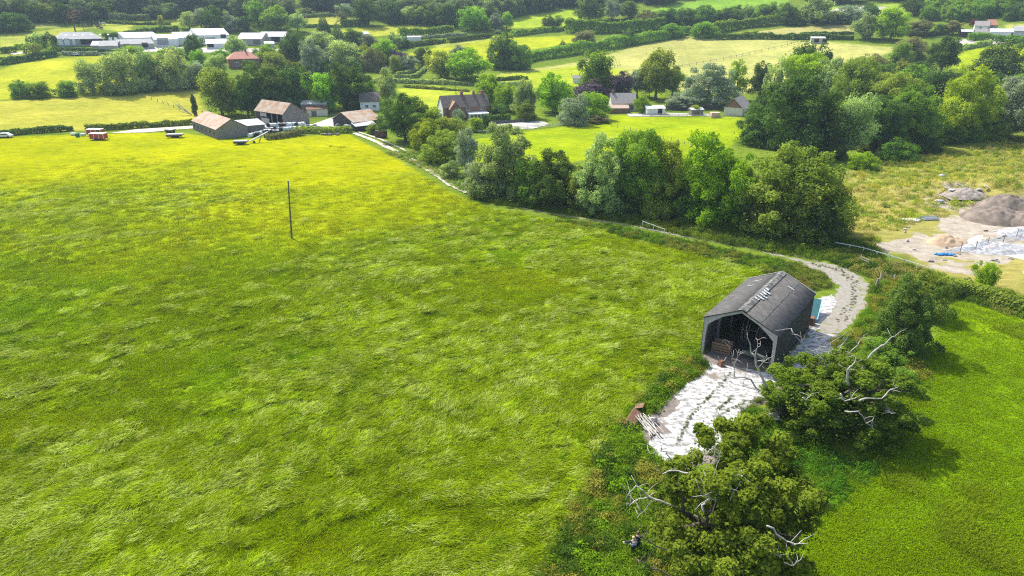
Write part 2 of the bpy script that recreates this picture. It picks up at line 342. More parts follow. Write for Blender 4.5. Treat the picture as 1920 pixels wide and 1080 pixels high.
def ground_mat():
    m = bpy.data.materials.new('ground_grass'); m.use_nodes = True; n, l = nod(m); b = n['Principled BSDF']; b.inputs['Roughness'].default_value = .95; b.inputs['Specular IOR Level'].default_value = 0
    g = n.new('ShaderNodeNewGeometry'); a = n.new('ShaderNodeAttribute'); a.attribute_name = 'crop_shade'; d = n.new('ShaderNodeAttribute'); d.attribute_name = 'dirt'
    mp = n.new('ShaderNodeMapping'); mp.inputs['Rotation'].default_value = (0, 0, R_(-28)); mp.inputs['Scale'].default_value = (.35, 1, 1); l.new(g.outputs['Position'], mp.inputs[0])
    def noise(s, det=5, vec=None, ro=.6):
        x = n.new('ShaderNodeTexNoise'); x.inputs['Scale'].default_value = s; x.inputs['Detail'].default_value = det; x.inputs['Roughness'].default_value = ro
        l.new(vec or g.outputs['Position'], x.inputs['Vector']); return x.outputs[0]
    def mr(v, a0, a1, b0, b1):
        x = n.new('ShaderNodeMapRange'); x.inputs[1].default_value = a0; x.inputs[2].default_value = a1; x.inputs[3].default_value = b0; x.inputs[4].default_value = b1; l.new(v, x.inputs[0]); return x.outputs[0]
    def mul(u, v):
        x = n.new('ShaderNodeMath'); x.operation = 'MULTIPLY'; l.new(u, x.inputs[0]); l.new(v, x.inputs[1]); return x.outputs[0]
    def mixc(f, c1, c2, mode='MIX', const=None):
        x = n.new('ShaderNodeMix'); x.data_type = 'RGBA'; x.blend_type = mode
        if const is not None: x.inputs[0].default_value = const
        else: l.new(f, x.inputs[0])
        for k, c in ((6, c1), (7, c2)):
            if isinstance(c, tuple): x.inputs[k].default_value = c
            else: l.new(c, x.inputs[k])
        return x.outputs[2]
    n1 = noise(.055, 6); n2 = noise(.9, 6, mp.outputs[0], .7); n3 = noise(.018, 4)
    val = mul(mul(mr(n1, .3, .7, .8, 1.22), mr(n2, .28, .72, .62, 1.35)), mr(n3, .3, .7, .88, 1.12))
    hs = n.new('ShaderNodeHueSaturation'); l.new(a.outputs['Color'], hs.inputs['Color']); l.new(val, hs.inputs['Value']); l.new(mr(n1, .3, .7, .512, .488), hs.inputs['Hue'])
    c = hs.outputs[0]
    dn = noise(.35, 8, None, .7)
    th_ = n.new('ShaderNodeMath'); th_.operation = 'ADD'; l.new(d.outputs['Fac'], th_.inputs[0]); l.new(mr(dn, .2, .8, -.8, .7), th_.inputs[1])
    dirt = n.new('ShaderNodeValToRGB'); e = dirt.color_ramp.elements; e[0].position = .3; e[1].position = .7; e[0].color = (.20, .162, .118, 1); e[1].color = (.46, .418, .342, 1); l.new(noise(.5, 8, None, .75), dirt.inputs[0])
    c = mixc(mr(th_.outputs[0], .42, .62, 0, 1), c, dirt.outputs[0])
    l.new(c, b.inputs['Base Color'])
    bp = n.new('ShaderNodeBump'); bp.inputs['Strength'].default_value = .55; bp.inputs['Distance'].default_value = .5; l.new(n2, bp.inputs['Height']); l.new(bp.outputs[0], b.inputs['Normal'])
    return m
ground = link('ground', me, ground_mat(), smooth=True); meta(ground, kind='structure')

# ------------------------------------------------------------------ grass clumps and far wood: scattered stuff
def scatter(name, protos, P, rot, scl, idx, tint, kind='stuff'):
    """one object whose points carry small meshes"""
    me = bpy.data.meshes.new(name); me.vertices.add(len(P)); me.vertices.foreach_set('co', np.asarray(P, np.float32).ravel())
    for nm, ty, dat, key in (('rot', 'FLOAT_VECTOR', rot, 'vector'), ('scl', 'FLOAT_VECTOR', scl, 'vector'), ('idx', 'INT', idx, 'value'), ('tint', 'FLOAT_COLOR', tint, 'color')):
        a = me.attributes.new(nm, ty, 'POINT'); a.data.foreach_set(key, np.ascontiguousarray(dat, np.int32 if ty == 'INT' else np.float32).ravel())
    o = bpy.data.objects.new(name, me); COL.objects.link(o)
    c = bpy.data.collections.new(name + '_kinds')
    for k, (pm, mm) in enumerate(protos):
        q = bpy.data.objects.new('%s_kind_%02d' % (name, k), pm); c.objects.link(q)
        if not len(pm.materials): pm.materials.append(mm)
        elif pm.materials[0] is not mm: q.material_slots[0].link = 'OBJECT'; q.material_slots[0].material = mm
    ng = bpy.data.node_groups.new(name, 'GeometryNodeTree'); ng.interface.new_socket('Geometry', in_out='INPUT', socket_type='NodeSocketGeometry'); ng.interface.new_socket('Geometry', in_out='OUTPUT', socket_type='NodeSocketGeometry')
    N, L = ng.nodes, ng.links; i = N.new('NodeGroupInput'); out = N.new('NodeGroupOutput'); ip = N.new('GeometryNodeInstanceOnPoints'); ci = N.new('GeometryNodeCollectionInfo')
    ci.inputs['Collection'].default_value = c; ci.inputs['Separate Children'].default_value = True; ci.inputs['Reset Children'].default_value = True
    ip.inputs['Pick Instance'].default_value = True
    def na_(nm, ty):
        x = N.new('GeometryNodeInputNamedAttribute'); x.data_type = ty; x.inputs['Name'].default_value = nm; return x.outputs['Attribute']
    er = N.new('FunctionNodeEulerToRotation'); L.new(na_('rot', 'FLOAT_VECTOR'), er.inputs[0])
    L.new(i.outputs[0], ip.inputs['Points']); L.new(ci.outputs[0], ip.inputs['Instance']); L.new(na_('idx', 'INT'), ip.inputs['Instance Index']); L.new(er.outputs[0], ip.inputs['Rotation']); L.new(na_('scl', 'FLOAT_VECTOR'), ip.inputs['Scale'])
    L.new(ip.outputs[0], out.inputs[0])
    md = o.modifiers.new('scatter', 'NODES'); md.node_group = ng
    return meta(o, kind=kind)
def ribbons(name, n, seed, size, length, rise, lay, width, spread=.5):
    """a patch of bent grass strands; lay 0 = upright, 1 = combed flat along +x"""
    r = np.random.RandomState(seed); base = (r.rand(n, 2) - .5) * size; ang = r.normal(0, spread, n)
    L = length * r.uniform(.6, 1.25, n); t = np.array([0, .3, .62, 1.])
    lay_ = np.clip(lay + r.normal(0, .15, n), 0, 1.1)
    fx = np.outer(L * lay_, np.array([0, .22, .6, 1.])) ; fz = np.outer(L * rise * r.uniform(.6, 1.3, n), np.array([0, .75, 1., .55])) * (lay_[:, None]) + np.outer(L * (1 - lay_).clip(0), t)
    cx = base[:, :1] + fx * np.cos(ang)[:, None]; cy = base[:, 1:] + fx * np.sin(ang)[:, None] + r.normal(0, .04, (n, 4)) * size * .4
    wv = width * r.uniform(.5, 1.4, n)[:, None] * np.array([1, 1, .75, .15]); side = ang + np.pi / 2 + r.normal(0, .5, n); tl = r.uniform(-.5, .5, n)[:, None]
    sx, sy, sz = np.cos(side)[:, None] * wv, np.sin(side)[:, None] * wv, tl * wv
    A = np.stack([cx - sx, cy - sy, fz - sz - .02], -1); B = np.stack([cx + sx, cy + sy, fz + sz - .02], -1)
    V = np.stack([A, B], 2).reshape(n, 8, 3); q = np.array([[0, 1, 3, 2], [2, 3, 5, 4], [4, 5, 7, 6]])
    F = (np.arange(n)[:, None, None] * 8 + q).reshape(-1, 4)
    return np_mesh(name, V.reshape(-1, 3), F, np.repeat(r.rand(n), 3))
def leafpatch(name, n, seed, size, height, leaf):
    r = np.random.RandomState(seed); c = np.stack([r.normal(0, size * .28, n), r.normal(0, size * .28, n), np.zeros(n)], -1)
    c[:, 2] = height * r.rand(n) ** .6 * np.exp(-(c[:, 0] ** 2 + c[:, 1] ** 2) / (size * size * .25))
    return cards(name, c, np.stack([c[:, 0], c[:, 1], np.full(n, .5 * size)], -1), leaf * r.uniform(.6, 1.4, n), r)
def cards(name, c, nrm, s, r, v=None):
    """leaf cards: one small diamond per point"""
    n = len(c); nrm = nrm / (np.linalg.norm(nrm, axis=1, keepdims=True) + 1e-6) + r.normal(0, .45, (n, 3)); nrm /= np.linalg.norm(nrm, axis=1, keepdims=True) + 1e-6
    a = np.cross(nrm, r.normal(0, 1, (n, 3))); a /= np.linalg.norm(a, axis=1, keepdims=True) + 1e-6; b = np.cross(nrm, a)
    s = np.broadcast_to(s, (n,))[:, None]
    V = np.stack([c + a * s, c + b * s * .62 + nrm * s * .12, c - a * s, c - b * s * .62 + nrm * s * .12], 1).reshape(-1, 3)
    return np_mesh(name, V, np.arange(n * 4).reshape(n, 4), r.rand(n) if v is None else v)

# ------------------------------------------------------------------ trees
def profile(shape, z):
    z = np.clip(z, 0, 1)
    if shape == 'round': return np.sqrt(np.clip(1 - ((z - .56) / .46) ** 2, 0, 1))
    if shape == 'dome': return np.where(z < .3, .86 + .14 * (z / .3), np.sqrt(np.clip(1 - ((z - .3) / .71) ** 2, 0, 1)))
    if shape == 'oval': return np.sqrt(np.clip(1 - ((z - .5) / .51) ** 2, 0, 1)) ** .85
    if shape == 'column': return np.clip(np.minimum(1, (1 - z) * 3) * np.minimum(1, .6 + z * 2), .0, 1)
    if shape == 'cone': return np.clip((1 - z) * 1.02, .02, 1) * np.minimum(1, .6 + z * 4)
LOBES = dict(oak=(34, .12, .39, .14, .80, .10, .17, .72), round=(8, .16, .28, .24, .70, .20, .27, 1.05), dome=(9, .15, .31, .18, .66, .19, .27, 1.0), oval=(7, .08, .22, .26, .74, .20, .27, .9), column=(6, .04, .16, .2, .8, .2, .3, .7), loose=(8, .18, .34, .36, .76, .11, .17, .8))
def crown_mesh(name, shape, seed, nc=64, nl=14000, leaf=.019, zmin=.06, cr=(.055, .12), fill=.2, nlob=0):
    """unit crown (height 1, width 1): leaf clusters over several billowing lobes"""
    r = np.random.RandomState(seed)
    if shape == 'cone':
        z = zmin + (.97 - zmin) * np.sqrt(r.rand(nc)) ; z = 1 - (1 - zmin) * np.sqrt((np.arange(nc) + .5) / nc); th = np.arange(nc) * 2.39996; rad = .46 * (1.02 - z)
        C = np.stack([np.cos(th) * rad, np.sin(th) * rad, z - .02], -1); R = .03 + .13 * (1 - z) * r.uniform(.7, 1.2, nc)
    else:
        k, r0, r1, z0, z1, s0, s1, vert = LOBES[shape]; k = nlob or k
        a = np.arange(k) * 2.39996 + r.uniform(-.6, .6, k) + seed; rho = r.uniform(r0, r1, k); zl = z0 + (z1 - z0) * ((np.arange(k) + r.rand(k)) / k); S_ = r.uniform(s0, s1, k)
        rho *= np.where(zl > .6, .75, 1)
        L = np.stack([np.cos(a) * rho, np.sin(a) * rho, zl], -1); SV = S_ * vert * r.uniform(.85, 1.25, k)
        L = np.concatenate([L, [[r.uniform(-.08, .08), r.uniform(-.08, .08), .74], [r.uniform(-.05, .05), 0, .45]]]); S_ = np.concatenate([S_, [.22, .27]]); SV = np.concatenate([SV, [.24, .30]])
        if shape in ('round', 'loose'): L = np.concatenate([L, [[.06, 0, .24], [-.1, .1, .3]]]); S_ = np.concatenate([S_, [.24, .2]]); SV = np.concatenate([SV, [.2, .2]])
        if shape == 'oak': L, S_, SV = L[:-1], S_[:-1] * np.append(np.ones(k), .7), SV[:-1] * np.append(np.ones(k), .6)
        if shape == 'dome':
            q = 6; a2 = np.arange(q) * 1.05 + seed; L = np.concatenate([L, np.stack([np.cos(a2) * .3, np.sin(a2) * .3, np.full(q, .12)], -1)]); S_ = np.concatenate([S_, r.uniform(.13, .2, q)]); SV = np.concatenate([SV, np.full(q, .14)])
        w = S_ ** 2; li = r.choice(len(L), nc, p=w / w.sum()); d = r.normal(0, 1, (nc, 3)); d[:, 2] = d[:, 2] * .9 + .3; d /= np.linalg.norm(d, axis=1, keepdims=True)
        R = r.uniform(cr[0], cr[1], nc) * (S_[li] / .22) ** .5
        C = L[li] + d * np.stack([S_[li] - R * .45, S_[li] - R * .45, SV[li] - R * .45], -1)
        h = np.hypot(C[:, 0], C[:, 1]); lim = np.clip(.5 - R * .5, .1, 1); C[:, :2] *= np.minimum(1, lim / (h + 1e-6))[:, None]
        C[:, 2] = np.clip(C[:, 2], zmin + R * .4, 1 - R * .7)
    n = int(nl * (1 - fill)); w = R ** 2; k = r.choice(nc, n, p=w / w.sum())
    d = r.normal(0, 1, (n, 3)); d[:, 2] = d[:, 2] * .9 + .3; d /= np.linalg.norm(d, axis=1, keepdims=True)
    lump = 1 + .22 * np.sin(d[:, 0] * 6 + k) * np.sin(d[:, 1] * 6 + k * 2) + .14 * np.sin(d[:, 2] * 9 + k)
    p = C[k] + d * (R[k] * lump * (.66 + .42 * r.rand(n)))[:, None]
    nf = nl - n
    if shape == 'cone': q = C[r.randint(0, nc, nf)] * np.array([.6, .6, 1])
    else: kk = r.randint(0, len(L), nf); q = L[kk] + r.normal(0, .42, (nf, 3)) * np.stack([S_[kk], S_[kk], SV[kk]], -1)
    P = np.concatenate([p, q]); N = np.concatenate([d, q - np.array([0, 0, .4])]); N[:, 2] += .3
    P[:, :2] *= .5 / np.percentile(np.hypot(P[:, 0], P[:, 1]), 97); zt = np.percentile(P[:, 2], 99.5); P[:, 2] = np.where(P[:, 2] > .3, .3 + (P[:, 2] - .3) * .7 / (zt - .3), P[:, 2])
    P[:, 2] = np.clip(P[:, 2], zmin * .6, 1.04)
    v = np.concatenate([np.clip(r.rand(n) * .6 + (r.rand(nc) * .55)[k], 0, 1), r.rand(nf) * .5])
    return cards(name, P, N, leaf * r.uniform(.6, 1.45, nl), r, v)
def trunk_mesh(name, seed, top=.75, rad=.035, limbs=5):
    b = MB(); rr = random.Random(seed)
    b.tube([(0, 0, -.03), (.01, 0, .12), (.0, .015, .35), (.01, 0, top)], [rad * 1.4, rad, rad * .7, rad * .2], 7)
    for k in range(limbs):
        a = k * 2.4 + rr.random(); z0 = .18 + .4 * k / limbs; L = rr.uniform(.2, .34)
        b.tube([(0, 0, z0), (math.cos(a) * L * .5, math.sin(a) * L * .5, z0 + L * .45), (math.cos(a) * L, math.sin(a) * L, z0 + L * .8)], [rad * .55, rad * .36, rad * .12], 5)
    o = b.build('tmp', M['bark']); me = o.data; bpy.data.objects.remove(o); me.name = name; return me
CROWN = {}
for nm, sh, cnt, kw in (('round', 'round', 4, {}), ('dome', 'dome', 4, dict(zmin=.01, nc=84)), ('oval', 'oval', 3, dict(zmin=.03)), ('column', 'column', 2, dict(nc=46)),
                        ('cone', 'cone', 1, dict(nc=60, cr=(.06, .12), leaf=.018)), ('loose', 'loose', 2, dict(nc=40, nl=5600, fill=.08, leaf=.02, zmin=.2))):
    CROWN[nm] = [crown_mesh('crown_' + nm, sh, 11 + 7 * i + len(nm), **kw) for i in range(cnt)]
for nm in ('round', 'dome', 'oval'): CROWN['big_' + nm] = [crown_mesh('crown_' + nm, nm, 71 + 5 * i + len(nm), nc=130, nl=40000, leaf=.0115, zmin=.02, cr=(.04, .085), fill=.12) for i in range(4 if nm == 'dome' else 2)]
TRUNK = [trunk_mesh('trunk', s) for s in range(3)]
_tn = [0]; TREEPOS = []
def tree(px, py, top, wpx, shape, m, label, group=None, name='tree', cat='tree', wy=None):
    b = G(px, py); h = max(.6, height_at(b, top)); wd = psize(b, wpx); k = _tn[0]; _tn[0] += 1; shape = 'big_' + shape if wpx >= 84 and shape in ('round', 'dome', 'oval') and b.length < 330 else shape
    b = b + Vector((0, wd * .22, 0)); b.z = float(gz(b.x, b.y)); h *= 1.0
    t = empty(name, b, (k * 1.7) % 6.28, label, cat, group)
    c = link('crown', CROWN[shape][k % len(CROWN[shape])], M[m], t); c.scale = (wd * 1.06, wd * 1.06 if wy is None else wy, h * 1.0)
    s = link('trunk', TRUNK[k % 3], M['bark'], t); s.scale = (h * .8, h * .8, h * .9)
    TREEPOS.append((b.x, b.y, wd * .5)); return t
def hedge(pts, hpx, wd, m, label, leaf=None, name='hedge', cat='hedge', lumpy=.35, group=None, seed=1):
    """clipped or overgrown hedge along photo points; hpx = its height there in photo pixels"""
    P = [G(*p) for p in pts]; r = np.random.RandomState(seed + int(pts[0][0])); seg = [(b - a).length for a, b in zip(P, P[1:])]; L = sum(seg)
    ht = np.mean([psize(p, hpx) for p in P]) * 1.05; dist = np.mean([p.length for p in P]); s = leaf or max(.16, dist * .0011)
    n = int(min(16000, 2.3 * L * (wd + 2 * ht) / (1.2 * s * s))); u = r.rand(n) * L; cum = np.concatenate([[0], np.cumsum(seg)])
    pa = np.array([tuple(p) for p in P]); X = np.interp(u, cum, pa[:, 0]); Y = np.interp(u, cum, pa[:, 1])
    dx = np.gradient(np.interp(np.linspace(0, L, 200), cum, pa[:, 0])); dy = np.gradient(np.interp(np.linspace(0, L, 200), cum, pa[:, 1]))
    kk = np.clip((u / L * 199).astype(int), 0, 199); dl = np.hypot(dx, dy) + 1e-9; nx, ny = (-dy / dl)[kk], (dx / dl)[kk]
    lump = 1 + lumpy * ((vn(u, u * 0, ht * 1.3, 4) - .5) * 2 * .7 + (vn(u, u * 0 + 9, ht * 4, 5) - .5) * 1.3)
    th = r.rand(n) * np.pi; rad = np.where(r.rand(n) < .8, .86 + .2 * r.rand(n), np.sqrt(r.rand(n)) * .9)
    cw = np.cos(th); cw = np.sign(cw) * np.abs(cw) ** .55; cz = np.sin(th) ** .6
    wl = .85 + .3 * vn(u, u * 0 + 30, 2.2, 6)
    o = cw * wd * .5 * rad * wl * lump; z = cz * ht * rad * lump * (.88 + .24 * vn(X * 1.0, Y + o, s * 4, 2))
    X = X + nx * o; Y = Y + ny * o
    Pz = np.stack([X, Y, gz(X, Y) + z], -1); N = np.stack([nx * cw, ny * cw, cz + .2], -1)
    o_ = P[0]; t = link(name, cards(name, Pz - np.array(o_), N, s * r.uniform(.6, 1.4, n), r), M[m]); t.location = o_
    return meta(t, label, cat, group)

# ------------------------------------------------------------------ concrete yard, track, gravel
def sheet(name, pts, m, z=.03, step=.6, rag=.25, kind='structure'):
    """flat sheet with a ragged outline on the level ground"""
    P = [Vector((p[0], p[1])) for p in pts]; out = []; rr = random.Random(len(pts))
    for a, b in zip(P, P[1:] + P[:1]):
        k = max(1, int((b - a).length / step)); nn = Vector((-(b - a).y, (b - a).x)).normalized()
        for i in range(k): out.append(a.lerp(b, i / k) + nn * rr.uniform(-rag, rag))
    bm = bmesh.new(); vs = [bm.verts.new((p.x, p.y, z)) for p in out]; f = bm.faces.new(vs); f.normal_update()
    if f.normal.z < 0: f.normal_flip()
    bmesh.ops.triangulate(bm, faces=[f]); me = bpy.data.meshes.new(name); bm.to_mesh(me); bm.free()
    return meta(link(name, me, m), kind=kind)
def ribbon(name, px, wd, m, z=.02, seed=0, rag=.3):
    P = [G(*p) for p in px]; Q = []
    for a, b in zip(P, P[1:]):
        k = max(1, int((b - a).length / .9)); Q += [a.lerp(b, i / k) for i in range(k)]
    Q.append(P[-1]); 
    for _ in range(6): Q = [Q[0]] + [(Q[i - 1] + Q[i] * 2 + Q[i + 1]) / 4 for i in range(1, len(Q) - 1)] + [Q[-1]]
    rr = random.Random(seed); V = []; 
    for i, p in enumerate(Q):
        d = (Q[min(i + 1, len(Q) - 1)] - Q[max(0, i - 1)]).normalized(); nn = Vector((-d.y, d.x, 0)); w_ = wd if not callable(wd) else wd(i / len(Q))
        for s in (-1, 0, 1): q = p + nn * s * w_ * .5 * (1 + rr.uniform(-rag, rag)); V.append((q.x, q.y, float(gz(q.x, q.y)) + z))
    F = []
    for i in range(len(Q) - 1):
        for s in range(2): k = i * 3 + s; F.append((k, k + 3, k + 4, k + 1))
    return meta(link(name, np_mesh(name, V, F), m), kind='structure')
def stain_mat(name, c1, c2, c3, s1, s2, lo, hi, stretch=(1, 1, 1), rot=0., bump=.2):
    m = bpy.data.materials.new(name); m.use_nodes = True; n, l = nod(m); b = n['Principled BSDF']; b.inputs['Roughness'].default_value = .9
    g = n.new('ShaderNodeNewGeometry'); mp = n.new('ShaderNodeMapping'); mp.inputs['Rotation'].default_value = (0, 0, rot); mp.inputs['Scale'].default_value = stretch; l.new(g.outputs['Position'], mp.inputs[0])
    a = n.new('ShaderNodeTexNoise'); a.inputs['Scale'].default_value = s1; a.inputs['Detail'].default_value = 9; a.inputs['Roughness'].default_value = .72; l.new(mp.outputs[0], a.inputs['Vector'])
    c = n.new('ShaderNodeTexNoise'); c.inputs['Scale'].default_value = s2; c.inputs['Detail'].default_value = 6; l.new(g.outputs['Position'], c.inputs['Vector'])
    r = n.new('ShaderNodeValToRGB'); e = r.color_ramp.elements; e[0].position = lo; e[1].position = hi; e[0].color = lin(*c2); e[1].color = lin(*c1); l.new(a.outputs[0], r.inputs[0])
    r2 = n.new('ShaderNodeValToRGB'); e = r2.color_ramp.elements; e[0].position = .34; e[1].position = .42; e[0].color = (1, 1, 1, 1); e[1].color = (0, 0, 0, 1); l.new(c.outputs[0], r2.inputs[0])
    x = n.new('ShaderNodeMix'); x.data_type = 'RGBA'; l.new(r2.outputs[0], x.inputs[0]); l.new(r.outputs[0], x.inputs[6]); x.inputs[7].default_value = lin(*c3); l.new(x.outputs[2], b.inputs['Base Color'])
    bp = n.new('ShaderNodeBump'); bp.inputs['Strength'].default_value = bump; l.new(a.outputs[0], bp.inputs['Height']); l.new(bp.outputs[0], b.inputs['Normal'])
    return m
yard_m = stain_mat('old_white_concrete', (.52, .52, .51), (.17, .16, .145), (.17, .145, .115), 1.5, .24, .425, .55, (.8, 1.15, 1), R_(-12))
border_m = stain_mat('dirty_concrete', (.20, .17, .15), (.11, .09, .075), (.09, .10, .03), .8, .3, .4, .6)
gravel_m = stain_mat('track_gravel', (.30, .28, .24), (.17, .15, .12), (.15, .17, .04), 1.7, .5, .34, .68, bump=.4)
rut_m = stain_mat('track_ruts', (.50, .46, .38), (.36, .33, .24), (.3, .33, .08), .5, .22, .35, .6)
YARD = gp((1325, 682), (1400, 690), (1450, 702), (1455, 735), (1420, 752), (1398, 770), (1385, 792), (1362, 812), (1345, 850), (1235, 868), (1212, 842), (1222, 828), (1232, 811), (1262, 813), (1250, 803), (1234, 788), (1258, 777), (1277, 753), (1264, 741), (1292, 712))
APRON = gp((1312, 672), (1330, 655), (1470, 700), (1470, 745), (1410, 762), (1400, 790), (1370, 830), (1350, 870), (1220, 880), (1196, 835), (1205, 795), (1222, 770), (1248, 733), (1288, 700))
sheet('yard_border', APRON, border_m, .02, rag=.35)
sheet('concrete_yard', YARD, yard_m, .035, rag=.22)
sheet('barn_floor', gp((1322, 676), (1340, 640), (1450, 600), (1530, 605), (1455, 700), (1400, 692)), border_m, .045, rag=.05)
SIDE = gp((1475, 655), (1530, 625), (1590, 630), (1600, 650), (1560, 672), (1500, 700))
BACK = gp((1530, 560), (1562, 552), (1572, 568), (1552, 592), (1532, 620), (1515, 636), (1500, 600))
GRAVEL = gp((1500, 497), (1530, 490), (1570, 497), (1605, 512), (1628, 535), (1622, 575), (1605, 600), (1580, 625), (1540, 632), (1520, 600), (1560, 570), (1570, 535), (1545, 515))
sheet('track', GRAVEL, gravel_m, .02, rag=.5)
sheet('concrete_apron', SIDE, yard_m, .03, rag=.4); sheet('concrete_apron', BACK, yard_m, .032, rag=.3)
RUT1 = [(664, 250), (700, 264), (740, 283), (780, 304), (815, 326), (850, 350), (905, 373), (960, 386), (1020, 399), (1080, 408), (1140, 417), (1200, 426)]
RUT2 = [(672, 248), (712, 261), (752, 279), (792, 300), (828, 320), (858, 342), (915, 366), (970, 380), (1030, 393), (1090, 402), (1150, 411), (1210, 420)]
RUT3 = [(1195, 425), (1270, 441), (1340, 452), (1400, 462), (1440, 474), (1480, 484), (1530, 496)]
dull_m = stain_mat('worn_track', (.24, .21, .14), (.15, .16, .05), (.12, .17, .03), .5, .3, .4, .6)
ribbon('track', RUT1[:7], lambda t: 1.7, rut_m, .16, 1, .3); ribbon('track', RUT2[:7], .9, rut_m, .16, 2, .35)
ribbon('track', RUT1[6:], .7, dull_m, .03, 1, .5); ribbon('track', RUT2[6:], .6, dull_m, .03, 2, .5)
ribbon('track', RUT3, 1.0, gravel_m, .03, 3, .5); ribbon('track', [(p[0] + 4, p[1] - 7) for p in RUT3], .9, gravel_m, .028, 4, .5)
farm_m = stain_mat('farmyard_hardstanding', (.44, .42, .39), (.32, .30, .26), (.3, .3, .2), .25, .1, .35, .6)
def farsheet(name, px, m, z=.12):
    """hardstanding that follows the slope"""
    P = gp(*px); P = np.array(P); c = P.mean(0); V = []; F = []; n = len(P) * 6; r = np.random.RandomState(3)
    E = np.concatenate([[P[i] + (P[(i + 1) % len(P)] - P[i]) * k / 6 for k in range(6)] for i in range(len(P))])
    for f in (1, .66, .33, .02):
        for e in E: q = c + (e - c) * f; V.append((q[0], q[1], float(gz(*q)) + z))
    for k in range(3):
        for i in range(n): a = k * n + i; b = k * n + (i + 1) % n; F.append((a, b, b + n, a + n))
    return meta(link(name, np_mesh(name, V, F), m), kind='structure')
farsheet('farmyard', [(455, 246), (480, 232), (610, 236), (640, 214), (660, 230), (650, 246), (560, 242)], farm_m)
farsheet('lane', [(205, 250), (255, 243), (362, 236), (365, 241), (270, 249)], rut_m)
farsheet('gravel_car_park', [(905, 236), (960, 226), (1020, 228), (1030, 234), (1000, 242), (930, 242)], farm_m)
farsheet('driveway', [(1175, 214), (1245, 212), (1330, 214), (1330, 218), (1180, 219)], farm_m)
farsheet('estate_yard', [(235, 92), (300, 88), (430, 90), (540, 92), (520, 98), (380, 99), (240, 97)], farm_m)
farsheet('yard', [(1790, 76), (1840, 70), (1920, 72), (1920, 80), (1800, 84)], farm_m)
farsheet('lane', [(14, 100), (40, 97), (52, 99), (28, 103)], rut_m)
farsheet('pale_slab', [(1880, 478), (1925, 455), (1940, 470), (1930, 490)], mat('site_slab', (.7, .69, .67), (.55, .53, .5), .8, .9), .03)

# ------------------------------------------------------------------ the open barn
FL, FR = Vector((22.42, 73.41, 0)), Vector((29.14, 68.46, 0)); ux = (FR - FL).normalized(); BW = (FR - FL).length; BL = 14.7; EZ, RZ = 4.72, 6.62
brz = math.atan2(ux.y, ux.x); bc = (FL + FR) / 2
barn = empty('open_barn', bc, brz, 'open fronted barn with dark corrugated roof and pale concrete frame beside the white yard', 'barn')
hw = BW / 2
def corr_slab(name, x0, z0, x1, z1, y0, y1, m, parent, th=.05, n=70):
    """corrugated sheet between two eaves lines (ridges run down the slope)"""
    V = []; F = []; ys = np.linspace(y0, y1, n * 2 + 1)
    for k, y in enumerate(ys):
        o = .035 if k % 2 else 0
        for (x, z) in ((x0, z0), (x1, z1)): V += [(x, y, z + o), (x, y, z + o - th)]
    for k in range(len(ys) - 1):
        a = k * 4; b = a + 4
        F += [(a, b, b + 2, a + 2), (a + 1, a + 3, b + 3, b + 1), (a, a + 1, b + 1, b), (a + 2, b + 2, b + 3, a + 3)]
    F += [(0, 2, 3, 1), (len(V) - 4, len(V) - 3, len(V) - 1, len(V) - 2)]
    return link(name, np_mesh(name, V, F), m, parent)
rr_ = (RZ - EZ) / hw
roof_l = corr_slab('roof_slope', -hw - .22, EZ - .22 * rr_ + .1, -.02, RZ + .1, -.15, BL + .15, M['roofgrey'], barn)
roof_r = corr_slab('roof_slope', hw + .22, EZ - .22 * rr_ + .1, .02, RZ + .1, -.15, BL + .15, M['roofgrey'], barn)
lichen = mat('ridge_lichen', (.07, .07, .065), (.22, .22, .205), 2.2, .95, lo=.45, hi=.62)
b = MB()
for s in (-1, 1): b.poly([(0, -.16, RZ + .20), (s * .5, -.16, RZ + .2 - .5 * rr_), (s * .5, -.16, RZ + .165 - .5 * rr_), (0, -.16, RZ + .16)], (0, BL + .32, 0))
b.build('ridge_cap', lichen, barn)
wh = mat('roof_bare_patch', (.75, .75, .73), (.2, .2, .2), 3.5, .8, lo=.48, hi=.56)
for k, (y, x, L_) in enumerate(((3.9, .04, .45), (4.7, .06, .7), (5.5, .03, .9), (6.2, .1, .55), (6.9, .05, .85), (7.6, .08, .4))):
    b = MB(); b.poly([(x, y, RZ + .235 - x * rr_), (x + L_, y + .1, RZ + .235 - (x + L_) * rr_), (x + L_, y + .42, RZ + .235 - (x + L_) * rr_), (x, y + .36, RZ + .235 - x * rr_)], (0, 0, .004)); b.build('bare_ridge_sheet', wh, barn)
b = MB()
for (x, y, dx, dy) in ((-3.0, 10.6, .9, .12), (-2.95, 12.6, 1.2, .1), (1.55, 12.0, .9, .14)):
    z = RZ + .16 - abs(x) * rr_; z2 = RZ + .16 - abs(x + dx * .9) * rr_
    b = MB(); b.poly([(x, y, z), (x + dx * .9, y, z2), (x + dx * .9, y + dy, z2), (x, y + dy, z)], (0, 0, .006)); b.build('repair_strip', M['white'], barn)
b = MB()
for k in range(1, 12):
    y = BL * k / 12
b.poly([(hw * .52, .0, RZ + .15 - hw * .52 * rr_), (hw * .52 + .07, 0, RZ + .15 - (hw * .52 + .07) * rr_), (hw * .52 + .07, BL, RZ + .15 - (hw * .52 + .07) * rr_), (hw * .52, BL, RZ + .15 - hw * .52 * rr_)], (0, 0, .012)); b.build('sheet_lap', lichen, barn)
MB().box((hw + .06, BL / 2, EZ / 2), (.06, BL, EZ)).build('side_wall', M['darkwall'], barn)
MB().box((-hw - .06, BL / 2, EZ / 2), (.06, BL, EZ)).build('side_wall', M['innerwall'], barn)
